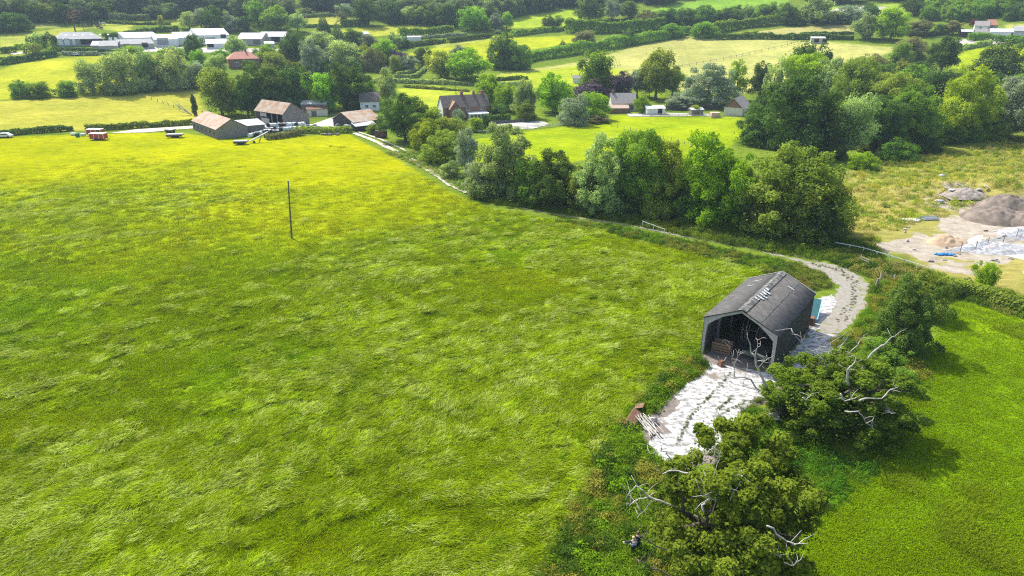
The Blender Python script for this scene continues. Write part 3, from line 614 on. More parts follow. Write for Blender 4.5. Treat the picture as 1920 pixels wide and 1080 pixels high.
b = MB(); b.poly([(-hw - .03, BL, 0), (hw + .03, BL, 0), (hw + .03, BL, EZ), (0, BL, RZ), (-hw - .03, BL, EZ)], (0, .06, 0)); b.build('back_wall', M['darkwall'], barn)
def portal(y, d=.32):
    outer = [(-hw, 0), (-hw, EZ * .5), (-hw, EZ), (-hw * .75, EZ + hw * .25 * rr_), (-hw * .5, EZ + hw * .5 * rr_), (0, RZ)]
    inner = [(-hw + .27, 0), (-hw + .29, EZ * .5), (-hw + .42, EZ - .85), (-hw * .75 + .12, EZ - .12), (-hw * .5, EZ + hw * .5 * rr_ - .36), (0, RZ - .3)]
    b = MB()
    for o1, o2, i1, i2 in zip(outer, outer[1:], inner, inner[1:]):
        for s in (-1, 1): b.poly([(s * -o1[0], y, o1[1]), (s * -o2[0], y, o2[1]), (s * -i2[0], y, i2[1]), (s * -i1[0], y, i1[1])], (0, d, 0))
    bmesh.ops.remove_doubles(b.bm, verts=b.bm.verts[:], dist=.002)
    return b.build('portal_frame', M['conc'], barn)
for k in range(4): portal(-.04 + k * (BL - .4) / 3 if k else -.04)
b = MB()
for s in (-1, 1): b.poly([(0, -.2, RZ + .12), (s * (hw + .24), -.2, EZ - .24 * rr_ + .12), (s * (hw + .24), -.2, EZ - .24 * rr_ + .02), (0, -.2, RZ + .02)], (0, .05, 0))
b.build('barge_board', M['darkwall'], barn)
b = MB()
for s in (-1, 1): b.bar((s * .02, BL + .2, RZ + .16), (s * (hw + .24), BL + .2, EZ - .24 * rr_ + .16), .1, .1)
b.build('rear_barge_board', M['conc'], barn)
b = MB()
for z in (1.2, 2.4, 3.5): b.box((-hw + .05, BL / 2, z), (.1, BL - .5, .12))
b.build('wall_rail', M['boards'], barn)
def BP(x, y, z=0.): return bc + ux * x + Vector((-ux.y, ux.x, 0)) * y + Vector((0, 0, z))
# things kept inside the barn
t = empty('slatted_crate', BP(-2.3, 1.7, .05), brz + .1, 'brown slatted crate standing in the barn mouth by its pale side wall', 'crate')
for z in (.15, .5, .85, 1.2): MB().box((0, -.55, z), (2.2, .05, .24)).build('slat', M['wood'], t)
for x in (-1.05, 0, 1.05): MB().box((x, -.5, .68), (.09, .06, 1.36)).build('post', M['wood'], t)
MB().box((0, .1, .08), (2.2, 1.2, .1)).build('base', M['wood'], t); MB().box((0, .65, .68), (2.2, .05, 1.3)).build('back_panel', M['wood'], t)
b = MB(); b.tube([(.45 + .42 * math.cos(a), -.2, 1.2 + .42 * math.sin(a)) for a in np.linspace(0, math.pi, 11)], .035, 6)
t = b.build('pipe_hoop', M['palefence']); t.location = BP(-2.3, 1.7, .2); t.rotation_euler.z = brz; meta(t, 'pale bent pipe hoop standing behind the slatted crate in the barn', 'pipe')
t = empty('tipping_trailer', BP(1.5, 3.0, .05), brz, 'low grey green trailer parked inside the barn', 'trailer')
tg = mat('faded_green_steel', (.09, .11, .09), (.14, .16, .135), 2, .7)
MB().box((0, 0, .75), (2.6, 3.6, .1)).build('deck', tg, t)
for s in (-1, 1): MB().box((s * 1.3, 0, 1.0), (.06, 3.6, .5)).build('side_board', tg, t); MB().cyl((s * 1.05, .2, .36), .36, .22, 'X').build('wheel', M['black'], t)
MB().box((0, -1.8, 1.0), (2.6, .06, .5)).build('tailboard', tg, t)
rr = random.Random(4)
for i, (x, y, lab, cat, nm) in enumerate(((-.9, 6.5, 'tall pale steel frame standing deep inside the barn', 'frame', 'steel_frame'), (.7, 8.5, 'tangle of pale pipes leaning at the back of the barn', 'pipes', 'pipe_stack'))):
    b = MB()
    for k in range(6): x0 = rr.uniform(-1, 1); b.bar((x0, rr.uniform(-.4, .4), 0), (x0 + rr.uniform(-.5, .5), rr.uniform(-.4, .4), rr.uniform(1.8, 3.4)), .09)
    b.bar((-1, 0, 1.2), (1, .1, 1.5), .08); o = b.build(nm, M['conc']); o.location = BP(x, y, .05); o.rotation_euler.z = brz; meta(o, lab, cat)
t = empty('rusty_hopper', G(1352, 686), brz + .3, 'rusty brown hopper with a pale rim lying in the barn doorway', 'hopper')
b = MB(); b.cyl((0, 0, .35), .55, .7, 'Z', 4, .3); b.build('body', M['rustbrown'], t, .02)
for s in (-.25, .25): MB().bar((s, 0, .7), (s * 1.8, .1, 1.15), .05).build('handle', M['conc'], t)
# around the barn
t = empty('flat_trailer', G(1538, 562), brz - .05, 'teal sheeted flat trailer with pale blue edge rails behind the barn', 'trailer')
t.location = BP(hw - 1.0, BL + 4.6, .15); t.rotation_euler = (.28, -.1, brz + .12)
MB().box((0, 0, .95), (2.4, 4.4, .08), ry=.1).build('deck', M['teal'], t)
b = MB(); b.box((1.23, 0, .86), (.09, 4.5, .16)); b.box((-1.23, 0, 1.1), (.09, 4.5, .16)); b.build('side_rail', M['tealedge'], t); MB().box((0, -2.24, .98), (2.5, .08, .16), ry=.1).build('end_rail', M['tealedge'], t)
for s in (-1, 1): MB().cyl((s * .9, -.4, .38), .38, .2, 'X').build('wheel', M['black'], t)
MB().bar((0, -2.2, .6), (0, -3.3, .45), .1).build('drawbar', M['black'], t)
b = MB(); rr = random.Random(8)
for k in range(14): a = rr.uniform(-.5, .5); b.bar((a, -1.6 + rr.uniform(-.3, .3), .15 + k * .03), (a + rr.uniform(-.7, .7), 1.7 + rr.uniform(-.4, .4), .5 + k * .05), .08)
o = b.build('pole_stack', M['fence']); o.location = BP(hw - 4.6, BL + 5.0); o.rotation_euler.z = brz - .5; meta(o, 'pile of pale poles in the weeds behind the barn', 'pole pile')
MB().box((0, 0, .5), (1.2, .9, 1)).build('x', M['rustbrown']).name = 'oil_tank'
o = bpy.data.objects['oil_tank']; o.location = BP(hw - .3, BL + 1.5); o.rotation_euler.z = brz; meta(o, 'small rusty box tank between the barn and the teal trailer', 'tank')
# beside the yard
def corr_sheet(name, L, W, m, loc, rz, rx, ry, label, cat, curve=0., n=26):
    V = []; F = []
    for i in range(n + 1):
        u = i / n - .5
        for j in range(9):
            v = j / 8 - .5; V.append((u * L, v * W, .03 * (i % 2) + curve * (1 - 4 * v * v)))
    for i in range(n):
        for j in range(8): k = i * 9 + j; F.append((k, k + 9, k + 10, k + 1))
    me_ = np_mesh(name, V, F); o = link(name, me_, m); o.location = loc; o.rotation_euler = (rx, ry, rz)
    so_ = o.modifiers.new('thickness', 'SOLIDIFY'); so_.thickness = .02
    return meta(o, label, cat)
corr_sheet('corrugated_sheet', 2.6, 1.1, M['rustbrown'], G(1187, 797, .75), 1.05, .45, -.15, 'rusty brown corrugated sheet leaning on the branch pile beside the yard', 'metal sheet')
corr_sheet('corrugated_sheet', 1.5, .9, M['rustbrown'], G(1198, 775, .9), 1.25, -.3, .2, 'shorter rusty sheet curled up behind the leaning one', 'metal sheet')
corr_sheet('curved_metal_sheet', 1.6, 1.7, M['metal'], G(1444, 788, .35), -.15, -.25, 0, 'shiny curved galvanised sheet lying in the shade under the dead limbs', 'metal sheet', .45, 12)
b = MB(); rr = random.Random(2)
for k in range(26): a = rr.uniform(-.6, .6); z = rr.uniform(.05, .8); b.tube([(a - .5 + rr.uniform(-.3, .3), 1.4 + rr.uniform(-.4, .4), z + .1), (a + rr.uniform(-.2, .2), .2, z * .8), (a + .5 + rr.uniform(-.4, .4), -1.2 + rr.uniform(-.5, .5), z * .5)], rr.uniform(.03, .07), 5)
o = b.build('branch_pile', M['deadwood']); o.location = G(1216, 806); meta(o, 'pile of grey cut branches beside the rusty sheet', 'branch pile')
o = MB().lump((0, 0, .3), (.45, .35, .45), 3).build('pale_rock', M['conc']); o.location = G(1224, 794); meta(o, 'pale grey rock among the cut branches', 'rock')

# ------------------------------------------------------------------ pole, posts, fences
b0 = G(547, 447); ph = height_at(b0, 340)
t = empty('wooden_pole', b0, 0, 'tall bare wooden pole standing alone in the lodged grass field', 'pole')
top = at(540.3, 340, b0.y) - b0
MB().tube([(0, 0, -.2), top * .5, top], [.17, .14, .11], 10).build('shaft', M['pole'], t); MB().tube([top - Vector((0, 0, .25)), top + Vector((0, 0, .15))], .16, 8).build('cap', M['conc'], t)
def fence(name, pts, n, rails, m, label, cat='fence', ph=1.1, pw=.12, rw=.06, rh=.1, rm=None, dz=None):
    P = [G(*p) for p in pts]; seg = [(b - a).length for a, b in zip(P, P[1:])]; L = sum(seg); cum = np.concatenate([[0], np.cumsum(seg)]); A = np.array([tuple(p) for p in P])
    t = empty(name, P[0], 0, label, cat); Q = []
    for i in range(n):
        u = L * i / (n - 1); x = np.interp(u, cum, A[:, 0]); y = np.interp(u, cum, A[:, 1]); Q.append(Vector((x, y, float(gz(x, y)))) - P[0])
    rr = random.Random(n)
    for i, q in enumerate(Q): MB().bar(q + Vector((0, 0, -.1)), q + Vector((rr.uniform(-.05, .05), 0, ph * rr.uniform(.93, 1.05))), pw).build('post', m, t)
    for z in rails:
        b = MB()
        for a, c in zip(Q, Q[1:]): b.bar(a + Vector((0, -.09, z)), c + Vector((0, -.09, z)), rw, rh)
        b.build('rail', rm or m, t)
    return t
fence('tape_fence', [(1205, 425), (1245, 440)], 3, (1.05,), M['palefence'], 'short pale rail fence in the long grass below the dark trees', ph=1.15, rh=.09)
fence('rail_fence', [(1565, 466), (1610, 474), (1680, 495), (1745, 516)], 8, (1.1,), M['palefence'], 'long single pale rail fence between the track and the building site', ph=1.15, rh=.12)
fence('wooden_gate', [(1612, 493), (1628, 500)], 2, (.4, .75, 1.1), M['fence'], 'small weathered gate with pale top bar beside the track bend', 'gate', ph=1.3)
fence('wire_fence', [(1650, 524), (1690, 529), (1720, 540)], 4, (.9,), M['palefence'], 'single strand wire fence along the verge above the gravel bend', pw=.09, rw=.025, rh=.03, rm=M['metal'])
o = MB().box((0, 0, .75), (.26, .26, 1.5)).build('gate_post', M['boards'], None, .02); o.location = G(1641, 540); meta(o, 'thick leaning timber gate post at the gravel bend', 'post'); o.rotation_euler = (.05, .1, .3)
b = MB()
t = empty('slatted_hurdle', G(1828, 547), .1, 'grey slatted wooden hurdle leaning in the hedge below the round bush', 'hurdle')
for z in (.1, .35, .6, .85, 1.1): MB().box((0, 0, z + .1), (2.6, .05, .13)).build('slat', M['fence'], t)
for x in (-1.2, 1.2): MB().box((x, .06, .65), (.12, .07, 1.3)).build('post', M['fence'], t)
fence('post_and_rail_fence', [(905, 240), (955, 243), (1010, 240), (1075, 234), (1118, 229)], 12, (.5, .95), M['palefence'], 'pale post and rail fence between the gravel car park and the bright paddock', rh=.14)
fence('post_and_rail_fence', [(1205, 218), (1260, 219), (1340, 221), (1390, 222)], 12, (.5, 1.0), M['fence'], 'weathered rail fence along the top of the paddock before the white shed', rh=.14)
fence('paddock_fence', [(1146, 237), (1180, 245), (1215, 255), (1265, 266), (1320, 284)], 15, (.95,), M['fence'], 'line of thin wire fence posts crossing the bright paddock', pw=.16, rw=.02, rh=.03, rm=M['metal'], ph=1.25)
fence('board_fence', [(1248, 208), (1290, 207), (1345, 206)], 9, (.3, .7, 1.1, 1.5, 1.9), mat('dark_fence', (.045, .037, .03), (.07, .06, .05), 1, .9), 'tall dark board fence behind the sandy drive', ph=2.1, rw=.05, rh=.36)
fence('board_fence', [(915, 234), (952, 231), (985, 229)], 5, (.3, .65, 1.0), mat('dark_fence2', (.08, .08, .075), (.12, .12, .11), 1, .9), 'low grey board fence in front of the clipped farmhouse hedge', ph=1.3, rw=.05, rh=.34)
fence('garden_fence', [(885, 248), (905, 251), (925, 248), (945, 243)], 6, (.45, .9), M['palefence'], 'curving pale rail fence in front of the round yellow bush', ph=1.1)
fence('field_fence', [(1265, 128), (1340, 115), (1420, 98), (1500, 80)], 20, (.9,), M['fence'], 'long thin post fence running diagonally up the pale field', pw=.25, rw=.12, rh=.14, ph=1.3)
fence('meadow_fence', [(262, 180), (300, 192), (335, 205), (360, 212)], 10, (.9,), M['fence'], 'thin line of posts across the meadow towards the ivy stump', pw=.2, rw=.02, rh=.03)
def pole(px, py, top, label, arm=False):
    b0 = G(px, py); h = height_at(b0, top); t = empty('utility_pole', b0, .3, label, 'utility pole'); MB().tube([(0, 0, -.2), (0, 0, h * .5), (0, 0, h)], [.17, .15, .12], 8).build('shaft', M['pole'], t)
    MB().box((0, 0, h - .4), (1.6, .14, .14)).build('cross_arm', M['pole'], t)
    return b0 + Vector((0, 0, h - .3))
u1 = pole(855, 177, 145, 'thin utility pole on the bright lawn behind the farmhouse'); u2 = pole(895, 152, 134, 'utility pole against the dark tree beyond the lawn hedges')
pole(1217, 184, 158, 'slim utility pole in the dark trees behind the bungalow'); pole(23, 118, 100, 'utility pole in the hedge near the small pale lane')
b = MB(); q = u1.lerp(u2, .5) - Vector((0, 0, 1.0)); b.tube([u1, u1.lerp(q, .5) - Vector((0, 0, .3)), q, q.lerp(u2, .5) - Vector((0, 0, .3)), u2], .045, 4); meta(b.build('overhead_wire', M['black']), 'thin overhead wire between the two poles behind the farmhouse', 'wire')

# ------------------------------------------------------------------ buildings
def ortho(A, B, C):
    """near corner A, end of the long wall B, end of the gable wall C -> origin, angle, lengths (world)"""
    A, B, C = G(*A), G(*B), G(*C); u = (B - A); u.z = 0; L = u.length; u.normalize(); v = C - A; v.z = 0; n = Vector((-u.y, u.x, 0)); s = 1 if v.dot(n) > 0 else -1
    W = abs(v.dot(n)); return A, u, n * s, L, max(W, 2.5)
def house(name, A, B, C, eave, ridge, wallm, roofm, label, cat, over=.3, apex=.5, W=None, L=None, hip=0., openings=(), chim=(), gablem=None, openfront=False, eave2=None):
    """gabled or hipped building: x along the long wall from A, y along the gable wall"""
    o, u, v, L0, W0 = ortho(A, B, C); L = L or L0; W = W or W0; z0 = min(float(gz(*(o + u * a + v * b_)[:2])) for a in (0, L) for b_ in (0, W)) ; o.z = z0 + .0
    flip = u.cross(v).z < 0; t = empty(name, o, math.atan2(u.y, u.x), label, cat); sy = -1 if flip else 1; dz = max(float(gz(*(o + u * a + v * b_)[:2])) for a in (0, L) for b_ in (0, W)) - z0; dz = min(dz, 1.2) * .6; ev = eave + dz; rg = ridge + dz; e2 = (eave2 + dz) if eave2 else ev
    b = MB(); ya, yr = W * apex, W; th = .18
    def P(x, y, z): return (x, y * sy, z)
    if not openfront: b.poly([P(0, 0, -.5), P(L, 0, -.5), P(L, 0, ev), P(0, 0, ev)], (0, sy * th, 0))
    b.poly([P(0, W - th, -.5), P(L, W - th, -.5), P(L, W - th, e2), P(0, W - th, e2)], (0, sy * th, 0))
    for x in (0, L - th):
        if hip: b.poly([P(x, th, -.5), P(x, W - th, -.5), P(x, W - th, min(ev, e2)), P(x, th, min(ev, e2))], (th, 0, 0))
        elif not gablem: b.poly([P(x, th, -.5), P(x, W - th, -.5), P(x, W - th, e2), P(x, ya, rg - .05), P(x, th, ev)], (th, 0, 0))
        else: b.poly([P(x, th, -.5), P(x, W - th, -.5), P(x, W - th, e2), P(x, th, ev)], (th, 0, 0))
    b.build('wall', wallm, t)
    if gablem:
        b = MB()
        for x in (-.02, L - th + .02): b.poly([P(x, th, ev), P(x, W - th, e2), P(x, ya, rg - .05)], (th, 0, 0))
        b.build('gable', gablem, t)
    def roofslab(q, m, nm='roof'):
        b = MB(); b.poly(q, (0, 0, .14)); return b.build(nm, m, t)
    hl = hip * W * .5; s1 = (rg - ev) / max(ya, .1) * over; s2 = (rg - e2) / max(W - ya, .1) * over; oo = 0 if hip else over
    if hip:
        V = [P(-over, -over, ev - s1 * .6), P(L + over, -over, ev - s1 * .6), P(L + over, W + over, ev - s1 * .6), P(-over, W + over, ev - s1 * .6), P(hl, ya, rg), P(L - hl, ya, rg)]
        b = MB(); vv = [b.bm.verts.new(p) for p in V]
        for f in ((0, 1, 5, 4), (1, 2, 5), (2, 3, 4, 5), (3, 0, 4), (3, 2, 1, 0)): b.bm.faces.new([vv[k] for k in f])
        rf = b.build('roof', roofm, t)
    else:
        b = MB(); b.poly([P(-oo, -over, ev - s1), P(L + oo, -over, ev - s1), P(L + oo, ya, rg), P(-oo, ya, rg)], (0, 0, .14))
        b.poly([P(-oo, W + over, e2 - s2), P(L + oo, W + over, e2 - s2), P(L + oo, ya + .01, rg), P(-oo, ya + .01, rg)], (0, 0, .14)); rf = b.build('roof', roofm, t)
    for (x, y, hh, ww) in chim:
        z = rg if abs(y - ya) < .3 else rg - abs(y - ya) / max(ya, .1) * (rg - ev)
        c_ = MB(); c_.box(P(x, y, z + hh / 2 - .5), (ww, ww * .8, hh + 1)); c_.box(P(x, y, z + hh + .05), (ww * 1.15, ww * .95, .12)); ch = c_.build('chimney', M['brick'], rf)
        k_ = MB(); k_.cyl(P(x, y, z + hh + .3), .14, .45, n=8); k_.build('chimney_pot', M['redtile'], ch)
    for op in openings:   # (wall, along, z, width, height, kind)
        wl, a, z, ww, hh, kd = op; z += dz
        def Q(d, aa=a):  # position on wall, d outwards
            return {'f': P(aa, -d, z + hh / 2), 'b': P(aa, W + d, z + hh / 2), 'l': P(-d, aa, z + hh / 2), 'r': P(L + d, aa, z + hh / 2)}[wl]
        al = wl in 'fb'
        def dim(w_, d_, h_): return (w_, d_, h_) if al else (d_, w_, h_)
        if kd == 'win':
            f = MB().box(Q(.03), dim(ww, .08, hh)).build('window', M['white'], t); g = MB()
            for s in (-1, 1): q = list(Q(.06)); q[0 if al else 1] += s * ww * .23; g.box(q, dim(ww * .38, .06, hh * .8))
            g.build('pane', M['glass'], f)
        elif kd == 'door': MB().box(Q(.04), dim(ww, .09, hh)).build('door', M['white'], t)
        elif kd == 'grey': MB().box(Q(.04), dim(ww, .09, hh)).build('roller_door', M['greyroof'], t)
        elif kd == 'whitepanel': MB().box(Q(.05), dim(ww, .09, hh)).build('panel', M['white'], t)
        elif kd == 'skylight':
            b = MB(); y = W * .22
            b.poly([P(a, y, ev + (rg - ev) * .42 + .17), P(a + ww, y, ev + (rg - ev) * .42 + .17), P(a + ww, y + hh, ev + (rg - ev) * (.42 + hh / ya * 1.0) + .17), P(a, y + hh, ev + (rg - ev) * (.42 + hh / ya * 1.0) + .17)], (0, 0, .05)); b.build('skylight', M['white'], rf)
        elif kd == 'dark': MB().box(Q(.02), dim(ww, .09, hh)).build('painted_opening', M['darkin'], t)  # solid dark panel painted for the unlit inside, wall not cut
        elif kd == 'post': MB().box(Q(-.1), dim(ww, .2, hh)).build('post', M['boards'], t)
        elif kd == 'board': MB().box(Q(.04), dim(ww, .07, hh)).build('boarding', M['stone'], t)
        elif kd == 'pale': MB().box(Q(.04), dim(ww, .07, hh)).build('panel', M['conc'], t)
    return t, L, W, ev, rg
# --- farmyard
t, L, W, ev, rg = house('stone_barn', (408, 261), (363, 242), (459, 252), 2.9, 5.6, M['boards'], M['rust'], 'low stone barn with patchy rust roof at the corner of the field track', 'barn')
MB().box((L / 2, .0, 1.1), (L - .1, .3, 2.9)).build('stone_base', M['stone'], t)
b = MB(); oo = 1 if True else 0
for k in range(6): MB().box((2.0 + k * (L - 4) / 5, 0, 1.55), (1.1, .4, .8)).build('painted_opening', M['darkin'], t)  # dark boxes painted as unlit openings, wall not cut
sgn = -1 if t.rotation_euler.z and False else 1
house('cattle_barn', (533, 239), (481, 230), (607, 236), 4.4, 7.6, M['boards'], M['rust'], 'large open sided barn with patchy rust roof behind the wrapped bales', 'barn', apex=.33, eave2=3.2, openfront=True,
      openings=[('f', k * 3.2 + .3, 0, .3, 4.3, 'post') for k in range(6)] + [('f', 10.5, .2, 4.5, 1.9, 'pale'), ('f', 11.5, 2.7, 3.5, 1.2, 'pale')])
house('lean_to_shed', (440, 252), (498, 247), (430, 243), 2.3, 2.9, M['boards'], M['lightroof'], 'low lean-to shed with pale grey roof joining the two rust roofed barns', 'shed', apex=.95, eave2=2.6)
house('tall_shed', (612, 214), (566, 214), (610, 209), 3.6, 4.6, M['boards'], M['lightroof'], 'grey corrugated shed standing against the bright green tree', 'shed', apex=.6)
house('small_shed', (578, 219), (615, 217), (573, 212), 2.4, 2.9, M['cream'], M['rustbrown'], 'small cream shed with flat rusty roof in front of the corrugated shed', 'shed', apex=.8, openings=[('f', 2.2, 0, 1.8, 1.9, 'board')])
house('old_cart_shed', (664, 245), (716, 238), (632, 236), 2.6, 5.2, M['darkwall'], M['rust'], 'dark open cart shed with mottled rust roof beside the big chestnut', 'shed', apex=.55, openings=[('l', 3, 0, 4, 2.4, 'dark')])
house('white_lean_to', (668, 247), (705, 243), (662, 242), 1.7, 2.5, M['darkwall'], M['lightroof'], 'white roofed lean-to on the front of the old cart shed', 'shed', apex=.95, W=3.2)
house('cottage', (676, 208), (712, 207), (672, 202), 3.4, 6.4, M['white'], M['tile'], 'white cottage with brown tiled roof half hidden behind the rust roofed shed', 'house', openings=[('f', 2.5, 1, 1.2, 1.1, 'win'), ('f', 5.5, 1, 1.2, 1.1, 'win')])
# --- farmhouse
t, L, W, ev, rg = house('farmhouse', (832, 227), (917, 222), (820, 215), 4.7, 8.3, M['brick'], M['tile'], 'long brick farmhouse with dark tiled roof and white gable end', 'farmhouse', W=7.0,
      openings=[('f', 9.3, 3.1, 1.3, 1.3, 'win'), ('f', 14.5, 3.1, 1.3, 1.3, 'win'), ('f', 6.6, .7, 1.3, 1.3, 'win'), ('l', 3.5, 1, 1.2, 1.2, 'win')], chim=((8.0, 3.5, 1.1, 1.0), (12.6, 3.5, 1.1, .8), (15.8, 3.5, 1.3, 1.0)))
MB().poly([(-.04, .1, -.4), (-.04, 6.9, -.4), (-.04, 6.9, ev), (-.04, 3.5, rg - .1), (-.04, .1, ev)], (-.05, 0, 0)).build('white_gable', M['white'], t)
b = MB(); b.poly([(2.2, -1.8, -.4), (5.8, -1.8, -.4), (5.8, -1.8, 4.3), (4.0, -1.8, 6.6), (2.2, -1.8, 4.3)], (0, 2.0, 0)); b.build('porch_gable', M['brick'], t)
b = MB(); b.poly([(1.9, -2.0, 4.05), (4.0, -2.0, 6.75), (4.0, -2.0, 6.93), (1.8, -2.0, 4.15)], (0, 4.6, 0)); b.poly([(6.1, -2.0, 4.05), (4.0, -2.0, 6.75), (4.0, -2.0, 6.93), (6.2, -2.0, 4.15)], (0, 4.6, 0)); b.build('porch_roof', mat('warm_tile', (.27, .17, .10), (.33, .22, .14), 1.5, .9), t)
f = MB().box((4.0, -1.84, 3.2), (1.5, .08, 1.3)).build('window', M['white'], t); MB().box((4.0, -1.9, 3.2), (1.2, .06, 1.0)).build('pane', M['glass'], f)
b = MB(); b.box((12.6, -1.5, 1.0), (7.2, 2.9, 2.6)); c_ = b.build('conservatory', M['white'], t)
MB().box((12.6, -1.55, 2.55), (7.6, 3.2, .16), rx=.12).build('conservatory_roof', M['whitesheet'], t)
for k in range(5): MB().box((9.9 + k * 1.35, -2.98, 1.3), (1.0, .06, 1.3)).build('pane', M['glass'], c_)
t, L, W, ev, rg = house('bungalow', (1147, 209), (1192, 208), (1141, 202), 2.9, 6.2, M['cream'], M['greytile'], 'cream bungalow with plain grey tiled roof beyond the paddock', 'bungalow', W=7.5, openings=[('f', 7.2, .3, 2.6, 2.0, 'board'), ('f', 3.6, .9, 1.3, 1.1, 'win')], chim=((.8, 3.7, .9, .8),))
house('garden_shed', (1139, 213), (1178, 212), (1136, 209), 1.9, 2.7, M['brick'], mat('pale_pink_tile', (.46, .33, .26), (.53, .4, .33), 1, .9), 'low pink roofed outhouse in front of the cream bungalow', 'outhouse', W=3.2)
t, L, W, ev, rg = house('white_shed', (1213, 216), (1246, 215), (1216, 210), 2.3, 3.0, M['white'], M['whitesheet'], 'white flat roofed shed beside the round green bush', 'shed', W=4.5, apex=.7, openings=[('f', 5.0, .2, 1.6, 1.9, 'dark')])
t, L, W, ev, rg = house('gabled_house', (1391, 218), (1405, 210), (1349, 219), 2.6, 5.9, M['cream'], M['greytile'], 'house with red gable and pale bargeboards at the end of the paddock', 'house', L=11, over=.5, gablem=M['brick'])
b = MB()
sy = -1 if L and False else 1
o2 = MB().box((0, 0, .9), (3.2, 2.6, 1.8)).build('x', mat('salmon_roof', (.6, .38, .28), (.66, .46, .36), 1, .8)); o2.name = 'low_store'; o2.location = G(1340, 220); meta(o2, 'low salmon coloured store against the red gabled house', 'store')
o2 = MB().lump((0, 0, 1.4), (3.2, 2.2, 1.7), 5, .2).build('covered_heap', M['whitesheet']); o2.location = G(1416, 215); meta(o2, 'heap under a pale sheet between the red gable and the dark trees', 'covered heap')
o2 = house('pergola_shed', (1296, 217), (1318, 216), (1297, 212), 2.0, 2.5, M['boards'], M['lightroof'], 'tiny wooden garden shed on the sandy drive by a yellow bush', 'shed', W=2.6, apex=.7)
# --- estate
house('long_grey_barn', (108, 88), (196, 85), (95, 80), 3.2, 6.6, M['greyroof'], M['greyroof'], 'long grey barn with small roof lights and white end bays beside the dead pine', 'barn', W=15, hip=.6,
      openings=[('f', 1.6, .2, 2.6, 3.4, 'whitepanel'), ('f', 5.0, .2, 2.6, 3.4, 'whitepanel'), ('f', 8.2, .2, 1.4, 3, 'whitepanel'), ('f', 17, .2, 11, 2.6, 'dark'), ('f', 26.5, .6, 1.8, 3, 'whitepanel'), ('f', 29.3, .6, 1.8, 3, 'whitepanel')] + [('f', 5 + k * 4.2, 0, .9, 1.2, 'skylight') for k in range(6)])
house('grey_shed', (222, 96), (180, 95), (233, 88), 2.4, 4.4, M['conc'], M['lightroof'], 'small twin of the grey gabled workshops nearest the long barn', 'workshop', L=13, W=11)
house('grey_workshop', (188, 98), (222, 98), (180, 90), 2.6, 5.0, M['conc'], M['greyroof'], 'grey gabled workshop with pale front in the white roofed estate', 'workshop', W=12, openings=[('f', 5, .2, 4, 2.6, 'pale')])
house('grey_workshop', (226, 94), (290, 91), (222, 84), 2.3, 4.6, M['conc'], M['greyroof'], 'long grey roofed workshop with a dark doorway behind the willow clump', 'workshop', W=12, openings=[('f', 3.4, .3, 3.0, 2.2, 'dark'), ('f', 13, .3, 3.2, 2.6, 'dark')])
house('white_warehouse', (292, 88), (336, 87), (288, 74), 3.3, 5.6, M['white'], M['whitesheet'], 'white warehouse with a big grey roller door facing the willows', 'warehouse', W=24, openings=[('f', 4.2, .3, 6.0, 3.8, 'grey')])
house('white_warehouse', (236, 82), (300, 79), (230, 68), 2.4, 5.0, M['white'], M['whitesheet'], 'low white roofed warehouse behind the grey workshops', 'warehouse', W=26)
house('white_warehouse', (330, 84), (372, 83), (326, 68), 3.2, 6.0, M['white'], M['whitesheet'], 'white roofed warehouse hidden behind the black pine', 'warehouse', W=20)
house('white_warehouse', (372, 84), (431, 80), (362, 66), 4.6, 8.0, M['white'], M['whitesheet'], 'tallest white warehouse with one dark window in its end wall', 'warehouse', W=20, openings=[('f', 15.2, 2.8, 3.2, 2.2, 'dark'), ('f', 7.5, .2, 5.5, 3.2, 'grey')])
house('white_shed', (388, 92), (431, 91), (386, 82), 2.3, 4.4, M['white'], M['whitesheet'], 'low white shed with two dark openings before the tallest warehouse', 'shed', W=9, openings=[('f', 2.2, .2, 3.6, 2.1, 'dark'), ('f', 13.2, .2, 3.8, 1.4, 'dark')])
house('stone_workshop', (488, 82), (536, 82), (486, 68), 3.4, 6.0, M['conc'], M['lightroof'], 'pale workshop with a white lean-to porch at the end of the estate', 'workshop', W=13, openings=[('f', 9.5, .3, 5, 3, 'dark')])
house('stone_workshop', (446, 84), (492, 86), (440, 70), 3.2, 6.4, M['conc'], M['lightroof'], 'pale gabled workshop with green door beside the leafy round tree', 'workshop', W=14, openings=[('f', 12, .2, 4.5, 2.6, 'board')])
house('stone_workshop', (498, 92), (515, 91), (494, 84), 2.6, 3.6, M['conc'], M['whitesheet'], 'little white roofed store in front of the pale workshops', 'store', W=5)
house('red_roof_house', (430, 129), (488, 127), (425, 118), 4.2, 7.4, M['brick'], M['redtile'], 'brick house with bright red hipped roof among the garden trees', 'house', W=9, hip=.9, chim=((9.5, 4.5, 1.0, .9),), openings=[('f', 4, .6, 2.2, 1.9, 'win'), ('f', 9, .6, 1.4, 1.2, 'win')])
house('field_shelter', (1520, 82), (1546, 82), (1519, 78), 2.6, 3.3, M['conc'], M['lightroof'], 'small grey field shelter standing in the pale field', 'field shelter', W=5, apex=.8, openings=[('f', 3, .3, 2.6, 1.9, 'dark'), ('f', 7.5, .3, 2.6, 1.9, 'dark')])
house('white_house', (1825, 62), (1852, 62), (1822, 54), 3.4, 5.9, M['white'], M['greytile'], 'white house with grey roof on the far wooded slope', 'house', W=8, openings=[('f', 3, 1.6, 1.3, 1.2, 'win'), ('f', 7, 1.6, 1.3, 1.2, 'win')])
house('brick_house', (1853, 61), (1868, 60), (1850, 54), 3.5, 6.3, M['brick'], mat('orange_tile', (.36, .17, .1), (.42, .22, .14), 1, .9), 'brick house with orange tiled gable beside the far white house', 'house', W=8, openings=[('f', 3, 1.4, 1.6, 1.6, 'win')])
